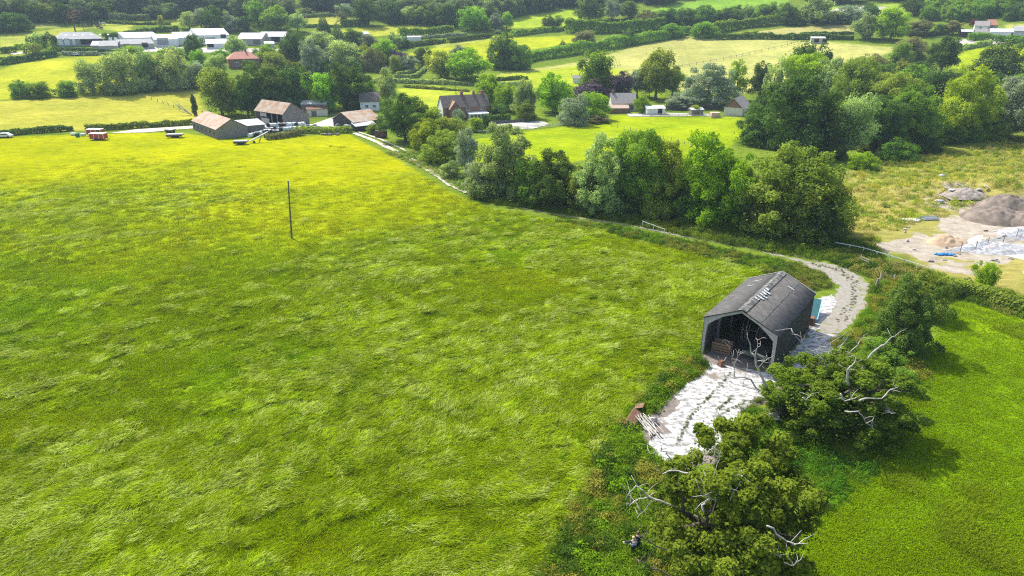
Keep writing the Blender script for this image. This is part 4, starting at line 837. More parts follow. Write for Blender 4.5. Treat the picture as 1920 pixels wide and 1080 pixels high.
house('low_shed', (1826, 71), (1850, 71), (1824, 66), 2.3, 4.2, M['boards'], M['greytile'], 'low grey gabled shed in front of the far white house', 'shed', W=6)
house('low_shed', (1801, 70), (1822, 70), (1799, 65), 2.4, 3.6, M['darkwall'], M['lightroof'], 'dark open shed with pale roof beside the far white house', 'shed', W=6)
house('white_barn', (1854, 72), (1897, 72), (1852, 64), 3.0, 4.4, M['white'], M['whitesheet'], 'long low white barn below the far brick house', 'barn', W=7, openings=[('f', 13, .2, 5.5, 2.2, 'dark')])
house('grey_barn', (1898, 73), (1945, 73), (1896, 63), 3.6, 6.0, M['lightroof'], M['greyroof'], 'pale grey barn at the end of the far farm row', 'barn', W=11)
house('hill_house', (1888, 14), (1925, 13), (1886, 6), 4.4, 7.4, M['white'], M['greytile'], 'house at the top of the far wooded slope', 'house', W=8, openings=[('f', 4, .5, 3, 2.6, 'dark'), ('f', 9, 1, 1.4, 1.4, 'win')])
for i, (px, py, lab) in enumerate(((352, 9, 'pale house roof showing in the dark far wood'), (444, 9, 'second pale house roof further along the dark far wood'))):
    house('wood_house', (px - 6, py), (px + 8, py), (px - 6, py - 5), 3.5, 7, M['cream'], M['redtile'], lab, 'house', W=7)
house('roadside_building', (702, 134), (725, 133), (700, 128), 1.6, 2.4, M['white'], M['whitesheet'], 'low white roof glimpsed between the garden trees', 'shed', W=4)
house('roadside_building', (765, 77), (790, 76), (764, 74), 1.8, 2.5, M['white'], M['lightroof'], 'long low pale shed beside the far hedge', 'shed', W=4)
house('roadside_building', (683, 71), (692, 70), (682, 68), 2, 3.2, M['white'], M['whitesheet'], 'tiny pale roof in the bushes beyond the black spruce', 'shed', W=4)
house('roadside_building', (1074, 156), (1092, 156), (1072, 151), 2, 3.2, M['white'], M['greytile'], 'small pale roof behind the copper tree', 'shed', W=4)

# ------------------------------------------------------------------ farmyard and field clutter
def horsebox(px, py, rz, label, front):
    t = empty('livestock_trailer', G(px, py), rz, label, 'trailer')
    MB().box((0, 0, 1.15), (4.6, 2.2, 1.5)).build('body', M['redpaint'], t, .04)
    b = MB(); b.box((0, 0, 2.0), (4.7, 2.3, .22)); b.build('roof', M['whitesheet'], t, .04)
    b = MB()
    for x in (-2.25, -.75, .75, 2.25): b.box((x, -1.12, 1.2), (.14, .06, 1.5))
    b.build('frame', M['white'], t)
    if front: MB().box((1.5, -1.13, 1.35), (1.4, .05, .8)).build('window', M['glass'], t)
    for s in (-.55, .55):
        for y in (-1, 1): MB().cyl((s, y, .36), .36, .2, 'Y').build('wheel', M['black'], t)
    MB().bar((2.3, 0, .55), (3.5, 0, .5), .12).build('drawbar', M['black'], t)
horsebox(186, 262, -.06, 'red panelled livestock trailer with white roof at the edge of the mown field', False)
horsebox(180, 254, -.02, 'red and white livestock trailer standing behind the other red one', True)
def flatbed(px, py, rz, L, lab):
    t = empty('farm_trailer', G(px, py), rz, lab, 'trailer'); MB().box((0, 0, .95), (L, 2.2, .16)).build('deck', M['boards'], t)
    MB().box((0, 0, 1.12), (L * .95, 1.9, .18)).build('load', M['lightroof'], t); MB().box((0, -.95, .66), (L * .9, .12, .45)).build('chassis', M['black'], t)
    for s in (-.5, .5): 
        for y in (-.95, .95): MB().cyl((s, y, .4), .4, .22, 'Y').build('wheel', M['black'], t)
flatbed(329, 258, .12, 5.2, 'low flat trailer with pale boards in front of the stone barn')
flatbed(320, 249, -.35, 3.0, 'short white topped flat trailer behind the low one')
flatbed(452, 271, .1, 4.2, 'flat trailer heaped with old boards below the stone barn')
t = empty('bale_elevator', G(478, 268), .55, 'pale grey bale elevator sloping up beside the loaded flat trailer', 'elevator')
MB().bar((-1.5, 0, .6), (4.2, 0, 3.0), .7, .22).build('conveyor', M['lightroof'], t); MB().bar((1.2, -.4, 0), (2.2, -.4, 2.1), .1).build('leg', M['black'], t); MB().bar((1.2, .4, 0), (2.2, .4, 2.1), .1).build('leg', M['black'], t)
for s in (-.5, .5): MB().cyl((-.2, s, .3), .3, .15, 'Y').build('wheel', M['black'], t)
rr = random.Random(12); bme = MB().cyl((0, 0, 0), .68, 1.25, 'X', 14).build('round_bale', M['blackwrap'], None, .06); bmesh_ = bme.data; bpy.data.objects.remove(bme)
k = 0
for row, (px0, py0, px1, py1, n, lv) in enumerate(((500, 246, 606, 243, 20, 0), (494, 249, 522, 251, 6, 0), (503, 243, 590, 240.5, 16, 0), (505, 245, 570, 242.5, 12, 1), (470, 258, 500, 250, 6, 0))):
    for i in range(n):
        u = i / max(1, n - 1); p = G(px0 + (px1 - px0) * u, py0 + (py1 - py0) * u); wht = rr.random() < .48
        o = link('round_bale', bmesh_, M['whitewrap'] if wht else M['blackwrap']); o.location = p + Vector((rr.uniform(-.2, .2), rr.uniform(-.4, .4), .66 + lv * 1.15)); o.rotation_euler = (rr.uniform(0, .3), 0, rr.uniform(-.3, .3) + 1.4 * (i % 3 == 0))
        meta(o, ('white' if wht else 'shiny black') + ' plastic wrapped round bale in the heap before the open sided barn', 'bale', ('white' if wht else 'black') + ' wrapped bales in front of the barn')
def car(px, py, rz, m, lab, van=False):
    t = empty('parked_van' if van else 'parked_car', G(px, py), rz, lab, 'van' if van else 'car'); b = MB()
    pr = [(-2.1, .35), (2.1, .35), (2.15, .8), (1.6, .95), (1.0, 1.7 if van else 1.45), (-1.7 if van else -1.2, 1.75 if van else 1.45), (-2.1, .95)]
    b.poly([(x, -.85, z) for x, z in pr], (0, 1.7, 0)); b.build('body', m, t, .05)
    b = MB(); b.poly([(x, -.87, z) for x, z in ((1.35, 1.0), (.95, 1.5 if van else 1.35), (-1.1, 1.5 if van else 1.35), (-1.6, 1.0))], (0, 1.74, 0)); b.build('windows', M['glass'], t)
    for s in (-1.3, 1.3):
        for y in (-.8, .8): MB().cyl((s, y, .32), .32, .2, 'Y').build('wheel', M['black'], t)
car(654, 243, 2.7, M['white'], 'white van parked where the track meets the farmyard', True)
car(641, 239, .4, mat('grey_car_paint', (.12, .13, .14), (.15, .16, .17), 1, .3), 'dark grey car beside the white van')
car(142, 104, .1, M['white'], 'white car on the lane below the long grey barn')
car(10, 258, .1, M['whitewrap'], 'white car at the hedge end of the long meadow')
o = MB().box((0, 0, .6), (1.0, .8, 1.2)).build('wheelie_bin', M['greenbin'], None, .06); o.location = G(146, 257); meta(o, 'green bin standing beside the red livestock trailers', 'bin')
for i, (px, py, lab) in enumerate(((138, 254, 'white plastic tank beside the green bin'), (156, 255, 'white crate between the green bin and the red trailer'))):
    o = MB().box((0, 0, .45), (1.5, 1.0, .8)).build('white_tank', M['whitewrap'], None, .1); o.location = G(px, py); meta(o, lab, 'tank')
b = MB()
for k in range(24): b.lump((random.Random(k).uniform(-3, 3), random.Random(k + 50).uniform(-1, 1), .25), (.5, .4, .35), k, .2, 1)
o = b.build('scrap_heap', M['stone']); o.location = G(618, 253); meta(o, 'dark heap of stones and scrap at the edge of the green field', 'scrap heap')
t = empty('rusty_container', G(715, 258), -.3, 'dark red brown box trailer under the big chestnut', 'box trailer'); MB().box((0, 0, 1.2), (3.2, 2.2, 2.0)).build('body', mat('maroon', (.07, .03, .028), (.11, .05, .045), 1, .8), t)
for s in (-.6, .6): MB().cyl((s, -1, .3), .3, .2, 'Y').build('wheel', M['black'], t)
def cow(px, py, rz, m, lab):
    t = bpy.data.meshes.new('cow'); vs = [(-.9, 0, 1.0), (-.3, 0, 1.0), (.4, 0, 1.02), (.8, 0, 1.1), (1.15, 0, .95), (1.4, 0, .7)]; ed = [(i, i + 1) for i in range(5)]; rad = [.3, .36, .36, .24, .17, .12]
    for x in (-.85, .55):
        for y in (-.2, .2): k = len(vs); vs += [(x, y, .55), (x + (.06 if x < 0 else 0), y, .02)]; ed += [(0 if x < 0 else 2, k), (k, k + 1)]; rad += [.12, .07]
    k = len(vs); vs += [(-1.2, 0, .95), (-1.22, 0, .5)]; ed += [(0, k), (k, k + 1)]; rad += [.05, .04]
    t.from_pydata(vs, ed, []); o = link('cow', t, m); o.modifiers.new('skin', 'SKIN'); sk = t.skin_vertices[0].data
    for i, r in enumerate(rad): sk[i].radius = (r * .8, r)
    sk[1].use_root = True; o.modifiers.new('sub', 'SUBSURF').levels = 1; o.location = G(px, py); o.rotation_euler.z = rz; o.scale = (1.25,) * 3; meta(o, lab, 'cow', 'cattle grazing behind the long grey barn')
for i, (px, py, m) in enumerate(((177, 48, 'cow'), (185, 53, 'cow'), (191, 55, 'cow'), (169, 50, 'cow'), (187, 46, 'cowwhite'), (194, 47, 'cowwhite'), (183, 50, 'cow'))):
    cow(px, py, i * 1.3, M[m], ('dark' if m == 'cow' else 'pale') + ' cow grazing in the field behind the long grey barn')

# ------------------------------------------------------------------ building site
def mound(name, px, py, wpx, hgt, dep, m, label, seed, n=44):
    b0 = G(px, py); wd = psize(b0, wpx); r = np.linspace(-1, 1, n); A, B = np.meshgrid(r, r); q = np.clip(1 - np.hypot(A, B) ** 1.5, 0, 1)
    X = A * wd / 2; Y = B * dep / 2; z = hgt * q ** .8 * (.55 + .9 * fbm(X + seed * 31, Y, wd * .3, seed)) + (vn(X, Y + seed, .45, 1) - .5) * .45 * q + (vn(X + 9, Y + seed, 1.2, 2) - .5) * .5 * q - .06
    V = np.stack([X, Y, z], -1).reshape(-1, 3); i = np.arange((n - 1) * n).reshape(n - 1, n)[:, :-1].ravel()
    o = link(name, np_mesh(name, V, np.stack([i, i + 1, i + n + 1, i + n], -1)), m, None, True); o.location = b0; return meta(o, label, 'mound')
mound('soil_mound', 1865, 410, 120, 2.3, 11, M['soil'], 'biggest dark mound of dug soil on the building site', 1)
mound('soil_mound', 1915, 418, 90, 2.4, 9, M['soil'], 'dark soil mound cut by the edge of the view', 2)
mound('soil_mound', 1890, 392, 130, 2.7, 9, M['soil'], 'dark soil mound rising behind the biggest one', 3)
mound('sand_heap', 1777, 456, 78, 1.5, 5, M['sand'], 'small heap of orange sand on the bare building site', 4)
mound('sand_heap', 1838, 455, 40, 1.2, 4, mat('pale_sand', (.5, .42, .32), (.6, .52, .42), 1, 1), 'small pale sand heap between the orange sand and the netting', 9)
mound('rubble_heap', 1810, 366, 90, 1.4, 7, M['rubble'], 'heap of brown rubble and broken slabs above the bare ground', 5)
rub = stain_mat('crushed_stone', (.46, .46, .46), (.2, .2, .2), (.4, .3, .28), 1.4, .4, .4, .6)
mound('stone_heap', 1860, 466, 150, 1.0, 7, rub, 'long low heap of grey crushed stone behind the blue netting', 6)
mound('stone_heap', 1925, 440, 110, 1.1, 8, rub, 'grey crushed stone heap at the edge beyond the netting', 7)
rr = random.Random(6)
for i in range(9):
    o = MB().box((0, 0, 0), (rr.uniform(.8, 1.8), rr.uniform(.5, 1.1), .16)).build('broken_slab', M['lightroof'] if i % 2 else M['conc'], None, .03); p = G(1775 + i * 9 + rr.uniform(-4, 4), 362 + rr.uniform(-10, 6)); o.location = p + Vector((0, 0, .5 + rr.uniform(0, .8))); o.rotation_euler = (rr.uniform(-.5, .5), rr.uniform(-.5, .5), rr.uniform(0, 3))
    meta(o, 'broken grey concrete slab lying on the brown rubble heap', 'slab', 'slabs on the rubble heap')
for i in range(26):
    px_, py_ = rr.uniform(1690, 1915), rr.uniform(425, 492)
    b = MB().lump((0, 0, .08), (rr.uniform(.15, .5), rr.uniform(.15, .4), rr.uniform(.1, .3)), i, .35, 1); o = b.build('stone', M[('conc', 'stone', 'rubble', 'lightroof')[i % 4]]); o.location = G(px_, py_); meta(o, 'loose stone lying on the bare churned ground of the building site', 'stone', 'loose stones on the building site')
net = bpy.data.materials.new('debris_netting'); net.use_nodes = True; n, l = nod(net); bs = n['Principled BSDF']; bs.inputs['Base Color'].default_value = (.45, .58, .66, 1); bs.inputs['Roughness'].default_value = .8
tcn = n.new('ShaderNodeNewGeometry'); nx = n.new('ShaderNodeTexNoise'); nx.inputs['Scale'].default_value = 4; l.new(tcn.outputs['Position'], nx.inputs['Vector']); mrn = n.new('ShaderNodeMapRange'); mrn.inputs[1].default_value = .35; mrn.inputs[2].default_value = .65; mrn.inputs[3].default_value = .25; mrn.inputs[4].default_value = .55
l.new(nx.outputs[0], mrn.inputs[0]); l.new(mrn.outputs[0], bs.inputs['Alpha'])
P = [G(*p) for p in ((1764, 479), (1800, 472), (1828, 470), (1850, 462), (1880, 456), (1905, 446), (1930, 440))]
t = empty('netting_fence', P[0], 0, 'pale blue netting strung on thin posts round the crushed stone', 'netting fence')
for a, c in zip(P, P[1:]):
    nb = 8; V = []; F = []
    for i in range(nb + 1):
        q = a.lerp(c, i / nb) - P[0]; sag = .25 * math.sin(math.pi * i / nb)
        V += [(q.x, q.y, .05), (q.x, q.y - .1 * (i % 2), .8), (q.x, q.y + .1 * (i % 2), (1.5 if a.x > P[1].x else .8) - sag)]
    for i in range(nb): k = i * 3; F += [(k, k + 3, k + 4, k + 1), (k + 1, k + 4, k + 5, k + 2)]
    link('netting', np_mesh('netting', V, F), net, t)
for p in P[1:]: q = p - P[0]; MB().bar(q, q + Vector((.05, 0, 1.7)), .07).build('post', M['rustbrown'], t)
b = MB()
for i in range(7): b.lump((i * .42 - 1.4, rr.uniform(-.25, .25), .14), (.42, .32, .2), i, .35)
o = b.build('blue_tarpaulin', M['blue']); o.location = G(1772, 478); meta(o, 'crumpled bright blue sheet lying at the end of the netting', 'tarpaulin')
o = MB().lump((0, 0, .15), (1.7, .9, .28), 3, .3).build('white_sheet', M['whitesheet']); o.location = G(1710, 414); meta(o, 'white plastic sheet lying in the straw coloured grass', 'sheet')
b = MB()
for i in range(9): b.bar((-1.6 + rr.uniform(-.3, .3), i * .22 - 1, .15 + .1 * (i % 3)), (1.6 + rr.uniform(-.3, .3), i * .22 - 1 + rr.uniform(-.3, .3), .2 + .1 * (i % 3)), .15)
o = b.build('pipe_bundle', mat('grey_pipe', (.4, .42, .42), (.28, .3, .3), 2, .5)); o.location = G(1741, 411); meta(o, 'bundle of grey pipes beside the white plastic sheet', 'pipes')
for i, (px, py, lab) in enumerate(((1762, 380, 'pale rock on the weedy bank above the rubble'), (1765, 332, 'white stone lying high on the weedy bank'))):
    o = MB().lump((0, 0, .3), (.9, .6, .4), i + 3).build('pale_rock', M['lightroof']); o.location = G(px, py); meta(o, lab, 'rock')
b = MB(); c0 = Vector((0, 0, 0))
for dx, dy in ((-2.5, .2), (-1.6, .9), (1.1, .5), (2.4, .2)): b.tube([(0, 0, 0), (dx * .3, 0, 1.4), (dx, dy, 2.2 + dy * .3)], [.2, .14, .05], 6)
b.tube([(-2.4, 0, 2.3), (-.2, .1, 2.0), (2.5, -.1, 2.4)], [.06, .1, .05], 5); o = b.build('dead_bush', M['deadwood']); o.location = G(1492, 288); o.location.z += 0; o.scale = (1.3, 1.3, 1.7); meta(o, 'bare silvery dead tree top standing in the dark wood edge', 'dead tree')

# ------------------------------------------------------------------ trees one by one: (x, base y, top y, width, shape, leaves, label)
T = [
 # belt along the track and the paddock
 (757, 268, 177, 92, 'round', 'dark', 'big dark round chestnut between the farmyard and the farmhouse'),
 (802, 282, 226, 66, 'dome', 'yellow', 'yellow leaved shrub tree beside the big chestnut'),
 (838, 268, 222, 70, 'dome', 'olive', 'olive bush below the white gable end of the farmhouse'),
 (808, 238, 205, 60, 'dome', 'yellow', 'yellow green shrub at the foot of the white gable'),
 (856, 250, 219, 24, 'oval', 'willow', 'small clipped pale egg shaped bush before the farmhouse'),
 (861, 232, 205, 26, 'dome', 'silver', 'grey climber bush under the farmhouse windows'),
 (834, 308, 252, 88, 'dome', 'olive', 'broad olive bush swelling over the track beside the yellow shrub'),
 (874, 330, 244, 50, 'oval', 'silver', 'dark tree with silvery leaves next to the broad olive bush'),
 (846, 336, 303, 46, 'dome', 'willow', 'pale flowering bush hanging over the sunlit track'),
 (945, 372, 238, 128, 'dome', 'willow', 'big grey green willow with feathery crown by the track'),
 (1046, 390, 292, 112, 'dome', 'dark', 'dense dark green tree between the two grey green willows'),
 (1142, 402, 262, 124, 'dome', 'willow', 'tall grey green willow in the middle of the belt by the paddock'),
 (1196, 404, 250, 96, 'oval', 'green', 'tall green tree joined to the middle willow, with pointed top'),
 (1252, 408, 270, 104, 'dome', 'olive', 'brownish green tree with creamy seed heads in the middle of the belt'),
 (1345, 424, 260, 150, 'dome', 'bright', 'broad bright green tree next to the big olive dome'),
 (1420, 430, 330, 90, 'dome', 'brown', 'thin brownish tree in the gap before the big olive dome'),
 (1500, 452, 283, 196, 'dome', 'olive', 'largest olive green dome of a tree nearest the building site'),
 (1300, 418, 350, 70, 'dome', 'dark', 'dark shrub filling the shade at the foot of the belt'),
 (905, 366, 300, 66, 'dome', 'silver', 'grey shrub filling the foot of the feathery willow by the track'),
 (992, 382, 308, 74, 'dome', 'green', 'rounded green shrub between the feathery willow and the dense dark tree'),
 (1094, 396, 305, 76, 'dome', 'olive', 'rounded olive shrub between the dense dark tree and the middle willow'),
 (1224, 406, 312, 80, 'dome', 'green', 'rounded green shrub before the brownish green tree of the belt'),
 (1395, 430, 312, 86, 'dome', 'bright', 'rounded bright shrub tree touching the broad bright green one'),
 (1448, 444, 330, 90, 'dome', 'olive', 'rounded olive shrub tree leaning on the big olive dome'),
 (1560, 440, 340, 80, 'dome', 'olive', 'low olive flank of scrub beside the big olive dome, by the site'),
 # wood right of the paddock
 (1512, 300, 148, 180, 'round', 'dark', 'great dark oak at the corner of the wood, above the olive dome'),
 (1420, 274, 213, 86, 'dome', 'dark', 'dark spreading thorn at the wood edge beside the paddock'),
 (1590, 298, 182, 80, 'oval', 'willow', 'lighter grey green tree beside the great dark oak'),
 (1655, 288, 186, 96, 'oval', 'dark', 'dark tall tree in the wood behind the dense round bush'),
 (1722, 284, 165, 116, 'round', 'green', 'full green tree in the middle of the wood above the weedy bank'),
 (1672, 240, 140, 90, 'oval', 'olive', 'olive tree in the middle of the wood, second row'),
 (1803, 268, 128, 118, 'round', 'yellow', 'tall yellow green tree shining in the wood'),
 (1768, 270, 215, 60, 'dome', 'green', 'low green tree below the tall yellow one'),
 (1856, 262, 190, 84, 'dome', 'yellow', 'lower yellow leaved tree beside the tall yellow one'),
 (1902, 262, 135, 100, 'round', 'silver', 'grey leaved tree at the edge of the view in the wood'),
 (1960, 270, 150, 90, 'round', 'olive', 'olive tree cut by the edge of the view in the wood'),
 (1692, 302, 262, 66, 'dome', 'green', 'dense round bush on the shady bank of the wood'),
 (1624, 320, 288, 52, 'dome', 'bright', 'bright green bush at the end of the wood beside a mossy stump'),
 (1742, 288, 256, 50, 'dome', 'dark', 'low dark bush under the trees beyond the dense round bush'),
 (1460, 282, 232, 60, 'dome', 'dark', 'dark shrub below the great dark oak'),
 (1558, 300, 240, 60, 'dome', 'dark', 'dark ivy covered shrub under the great dark oak'),
 (1508, 175, 84, 78, 'round', 'dark', 'dark crowned oak rising above the wood near the field shelter'),
 (1512, 200, 104, 90, 'oval', 'bright', 'bright pale green tree below the dark crowned oak'),
 (1558, 205, 112, 66, 'oval', 'willow', 'grey green tree touching the bright pale one in the wood'),
 (1448, 202, 108, 46, 'loose', 'willow', 'thin airy tree at the wood corner by the red gabled house'),
 (1600, 230, 112, 86, 'oval', 'olive', 'yellowish olive tree behind the lighter grey green one'),
 (1655, 190, 122, 76, 'round', 'dark', 'dark tree in the back row of the wood by the pale field'),
 (1715, 200, 126, 78, 'round', 'green', 'green tree in the back row, beyond the full green one'),
 (1765, 205, 135, 70, 'oval', 'dark', 'dark pointed tree behind the tall yellow one'),
 (1640, 142, 104, 64, 'dome', 'brown', 'brownish thicket at the edge of the pale field'),
 (1712, 112, 72, 56, 'dome', 'brown', 'brown topped bush at the corner of the pale field'),
 (1690, 125, 80, 40, 'dome', 'green', 'small green bush beside the brown topped one'),
 (1770, 140, 70, 54, 'oval', 'dark', 'tall dark hedge oak between the two bright fields'),
 (1888, 155, 80, 88, 'dome', 'dark', 'dark dome of an oak in the bright field by the wood'),
 (1842, 150, 118, 44, 'dome', 'dark', 'small dark thorn beside the oak in the bright field'),
 (1580, 262, 190, 50, 'oval', 'green', 'slim green tree squeezed behind the great dark oak'),
 (1545, 172, 135, 40, 'dome', 'copper', 'small copper leaved tree under the bright pale one'),
 (1425, 235, 180, 40, 'oval', 'dark', 'narrow dark tree behind the spreading thorn'),
 (1620, 275, 215, 60, 'oval', 'olive', 'olive tree filling the shade between the two rows'),
 (1690, 262, 200, 60, 'oval', 'dark', 'dark tree trunked with ivy deep in the wood'),
 # garden trees in the middle
 (918, 204, 142, 62, 'round', 'bright', 'bright round tree behind the farmhouse gable chimney'),
 (952, 212, 160, 50, 'round', 'yellow', 'yellow green tree between the farmhouse and the round green maple'),
 (985, 222, 150, 46, 'oval', 'willow', 'grey green tree standing against the round green maple'),
 (1038, 214, 140, 78, 'round', 'bright', 'round bright green maple behind the gravel car park'),
 (985, 228, 188, 36, 'dome', 'olive', 'small rounded olive bush by the gravel car park'),
 (930, 222, 196, 36, 'dome', 'dark', 'dark shrub at the farmhouse end wall'),
 (1078, 236, 180, 56, 'dome', 'silver', 'silvery bush at the paddock fence corner'),
 (1110, 226, 176, 62, 'dome', 'bright', 'rounded lime green bush in front of the copper tree'),
 (1106, 196, 152, 70, 'dome', 'copper', 'purple copper tree behind the lime green bush'),
 (1122, 186, 99, 72, 'round', 'green', 'tall round ash standing above the copper tree'),
 (1160, 188, 138, 60, 'dome', 'copper', 'dark purple tree behind the bungalow roof'),
 (1196, 184, 132, 50, 'oval', 'silver', 'silvery tree at the end of the bungalow'),
 (1232, 188, 96, 62, 'oval', 'olive', 'tallest olive tree with dark ivy trunks behind the bungalow'),
 (1262, 182, 126, 44, 'oval', 'green', 'loose green tree leaning out beside the tallest olive one'),
 (1204, 213, 182, 34, 'round', 'bright', 'neat round green bush between the bungalow and the white shed'),
 (1332, 202, 122, 98, 'dome', 'silver', 'broad silvery tree behind the dark board fence'),
 (1382, 190, 114, 50, 'loose', 'yellow', 'airy yellow green tree beyond the broad silvery one'),
 (1424, 192, 118, 40, 'oval', 'dark', 'narrow ivy clad tree near the red gabled house'),
 (1280, 204, 178, 60, 'dome', 'silver', 'low pale hedge bush above the dark board fence'),
 (1305, 216, 198, 22, 'dome', 'yellow', 'little yellow bush on the sandy drive'),
 (1060, 226, 206, 30, 'dome', 'olive', 'low clump of dry shrubs at the gravel car park fence'),
 (1120, 232, 218, 44, 'dome', 'brown', 'brown twiggy scrub on the paddock fence'),
 (1422, 226, 205, 40, 'dome', 'green', 'green bush at the end of the red gabled house'),
 (893, 248, 222, 36, 'dome', 'yellow', 'round yellow green bush on the farmhouse lawn'),
 (912, 246, 216, 18, 'oval', 'dark', 'small upright dark bush beside the round yellow one'),
 (965, 252, 238, 30, 'dome', 'willow', 'low grey bush at the car park fence end'),
 # behind the farmyard
 (411, 220, 131, 76, 'round', 'olive', 'spreading oak with yellow tinged leaves behind the stone barn'),
 (463, 222, 150, 50, 'oval', 'dark', 'dark ivy covered trees beside the spreading oak'),
 (497, 216, 118, 92, 'round', 'dark', 'large dark tree behind the open sided barn'),
 (545, 210, 128, 76, 'round', 'dark', 'second dark tree above the open sided barn'),
 (606, 212, 141, 66, 'round', 'bright', 'bright lime tree behind the corrugated shed'),
 (575, 206, 170, 36, 'dome', 'yellow', 'small lime bush next to the bright lime tree'),
 (648, 206, 120, 92, 'round', 'dark', 'largest dark tree behind the yard, above the rust roofed shed'),
 (690, 196, 150, 44, 'dome', 'green', 'green bush tree above the white cottage'),
 (727, 200, 130, 40, 'oval', 'willow', 'slim pale birch beside the big chestnut'),
 (662, 205, 165, 40, 'dome', 'olive', 'rough olive shrub below the largest dark tree'),
 (735, 238, 190, 40, 'dome', 'green', 'green bush between the cottage and the big chestnut'),
 (700, 252, 232, 26, 'dome', 'olive', 'straggling bush at the end of the white lean-to'),
 # willow clump and bushes in the mown fields
 (170, 176, 114, 58, 'dome', 'willow', 'end tree of the pale willow clump, nearest the three field bushes'),
 (228, 177, 98, 70, 'dome', 'willow', 'broad pale willow, second in the clump'),
 (276, 170, 91, 64, 'dome', 'willow', 'tall pale willow in the middle of the clump below the workshops'),
 (325, 170, 92, 66, 'dome', 'willow', 'tall pale willow at the other end of the clump'),
 (300, 168, 118, 60, 'dome', 'green', 'darker willow filling the heart of the clump'),
 (368, 164, 118, 44, 'dome', 'silver', 'small silvery willow at the foot of the clump'),
 (372, 142, 95, 38, 'oval', 'bright', 'pale poplar standing above the silvery willow'),
 (402, 150, 104, 40, 'oval', 'willow', 'pale poplar beside the brick house with red roof'),
 (385, 168, 140, 40, 'dome', 'olive', 'olive bush behind the spreading oak'),
 (240, 108, 88, 56, 'dome', 'bright', 'flat topped bright green bushes in front of the workshops'),
 (320, 108, 90, 60, 'dome', 'bright', 'bright green bushes below the white warehouse door'),
 (37, 184, 152, 36, 'dome', 'green', 'first round bush alone in the mown field'),
 (70, 184, 155, 46, 'dome', 'green', 'wider bush joined to the first in the mown field'),
 (123, 182, 153, 42, 'dome', 'green', 'third bush in the mown field, nearest the willows'),
 (226, 178, 163, 13, 'dome', 'green', 'tiny round bush at the foot of the willow clump'),
 (207, 177, 166, 26, 'dome', 'olive', 'low scrub bush between the willows and the meadow'),
 (362, 112, 66, 40, 'round', 'dark', 'black pine standing before the white warehouses'),
 (440, 108, 69, 46, 'round', 'willow', 'pale round tree above the red roofed house'),
 (410, 116, 92, 36, 'dome', 'bright', 'yellow green garden bush beside the red roofed house'),
 (468, 134, 115, 28, 'dome', 'dark', 'dark bush in front of the red roofed house'),
 (500, 122, 84, 36, 'oval', 'bright', 'bright bush tree at the end of the red roof'),
 (510, 138, 100, 44, 'dome', 'olive', 'olive garden tree by the red roofed house'),
 (548, 126, 62, 46, 'oval', 'dark', 'dark tall tree beyond the red roofed house garden'),
 (583, 138, 76, 40, 'oval', 'silver', 'silvery egg shaped tree in the garden belt'),
 (598, 106, 62, 56, 'round', 'willow', 'pale green tree behind the silvery egg shaped one'),
 (640, 134, 80, 70, 'dome', 'willow', 'wide grey green tree in the middle of the garden belt'),
 (612, 132, 92, 40, 'dome', 'silver', 'grey tree between the silvery one and the wide one'),
 (698, 134, 92, 48, 'dome', 'brown', 'brownish grey tree at the end of the garden belt'),
 (722, 124, 76, 50, 'round', 'bright', 'bright green tree beside the brownish grey one'),
 (740, 138, 105, 24, 'dome', 'olive', 'olive bush beside the far lawn hedges'),
 (606, 64, 26, 26, 'cone', 'dark', 'dark spruce standing at the edge of the far pasture'),
 (632, 82, 44, 32, 'cone', 'dark', 'second dark spruce beside the garden belt'),
 (660, 84, 56, 40, 'dome', 'dark', 'dark bushy tree next to the second spruce'),
 (690, 86, 66, 34, 'dome', 'silver', 'small silvery bush beyond the second spruce'),
 (738, 92, 62, 36, 'dome', 'willow', 'pale bushy tree at the end of the far hedge'),
 (758, 90, 74, 26, 'dome', 'dark', 'dark bush below the pale shed by the far hedge'),
 (745, 128, 95, 36, 'dome', 'copper', 'plum coloured shrubs above the lawn hedges'),
 (742, 132, 106, 30, 'dome', 'silver', 'silvery garden shrub under the plum coloured ones'),
 (768, 134, 106, 34, 'oval', 'silver', 'silvery bush beside the small dark lawn tree'),
 (790, 126, 90, 34, 'round', 'dark', 'small dark round tree at the corner of the lawn hedges'),
 (826, 150, 98, 54, 'round', 'olive', 'grey olive tree in the clump on the bright lawn'),
 (874, 152, 94, 92, 'round', 'bright', 'broad bright green tree in the clump on the bright lawn'),
 (864, 112, 86, 44, 'dome', 'silver', 'blue grey tree behind the broad bright green one'),
 (945, 130, 64, 64, 'dome', 'dark', 'dark tree with sunlit top at the end of the long field hedge'),
 (972, 132, 80, 46, 'dome', 'green', 'lower green tree beside the dark sunlit topped one'),
 # hedgerow trees on the slope
 (1100, 90, 60, 46, 'dome', 'brown', 'brown tinted hedge tree in the middle of the long field hedge'),
 (1055, 96, 76, 22, 'cone', 'dark', 'small pointed dark tree in the long field hedge'),
 (1180, 84, 55, 28, 'dome', 'dark', 'dark round hedge tree further up the long field hedge'),
 (1262, 72, 46, 44, 'dome', 'green', 'green dome at the corner of the pale field'),
 (1322, 72, 43, 50, 'dome', 'green', 'second green dome at the corner of the pale field'),
 (1105, 42, -2, 52, 'round', 'dark', 'dark great oak on the edge of the upper bright field'),
 (1030, 57, 31, 28, 'dome', 'dark', 'dark bush tree in the hedge under the upper bright field'),
 (1046, 54, 30, 26, 'round', 'green', 'light green tree leaning on the dark bush in the upper hedge'),
 (1148, 40, 0, 36, 'oval', 'silver', 'pale grey tree beside the dark great oak'),
 (1180, 36, 4, 40, 'round', 'dark', 'dark tree beyond the pale grey one on the upper hedge'),
 (1215, 52, 22, 46, 'dome', 'brown', 'brownish hedge tree under the top bright field'),
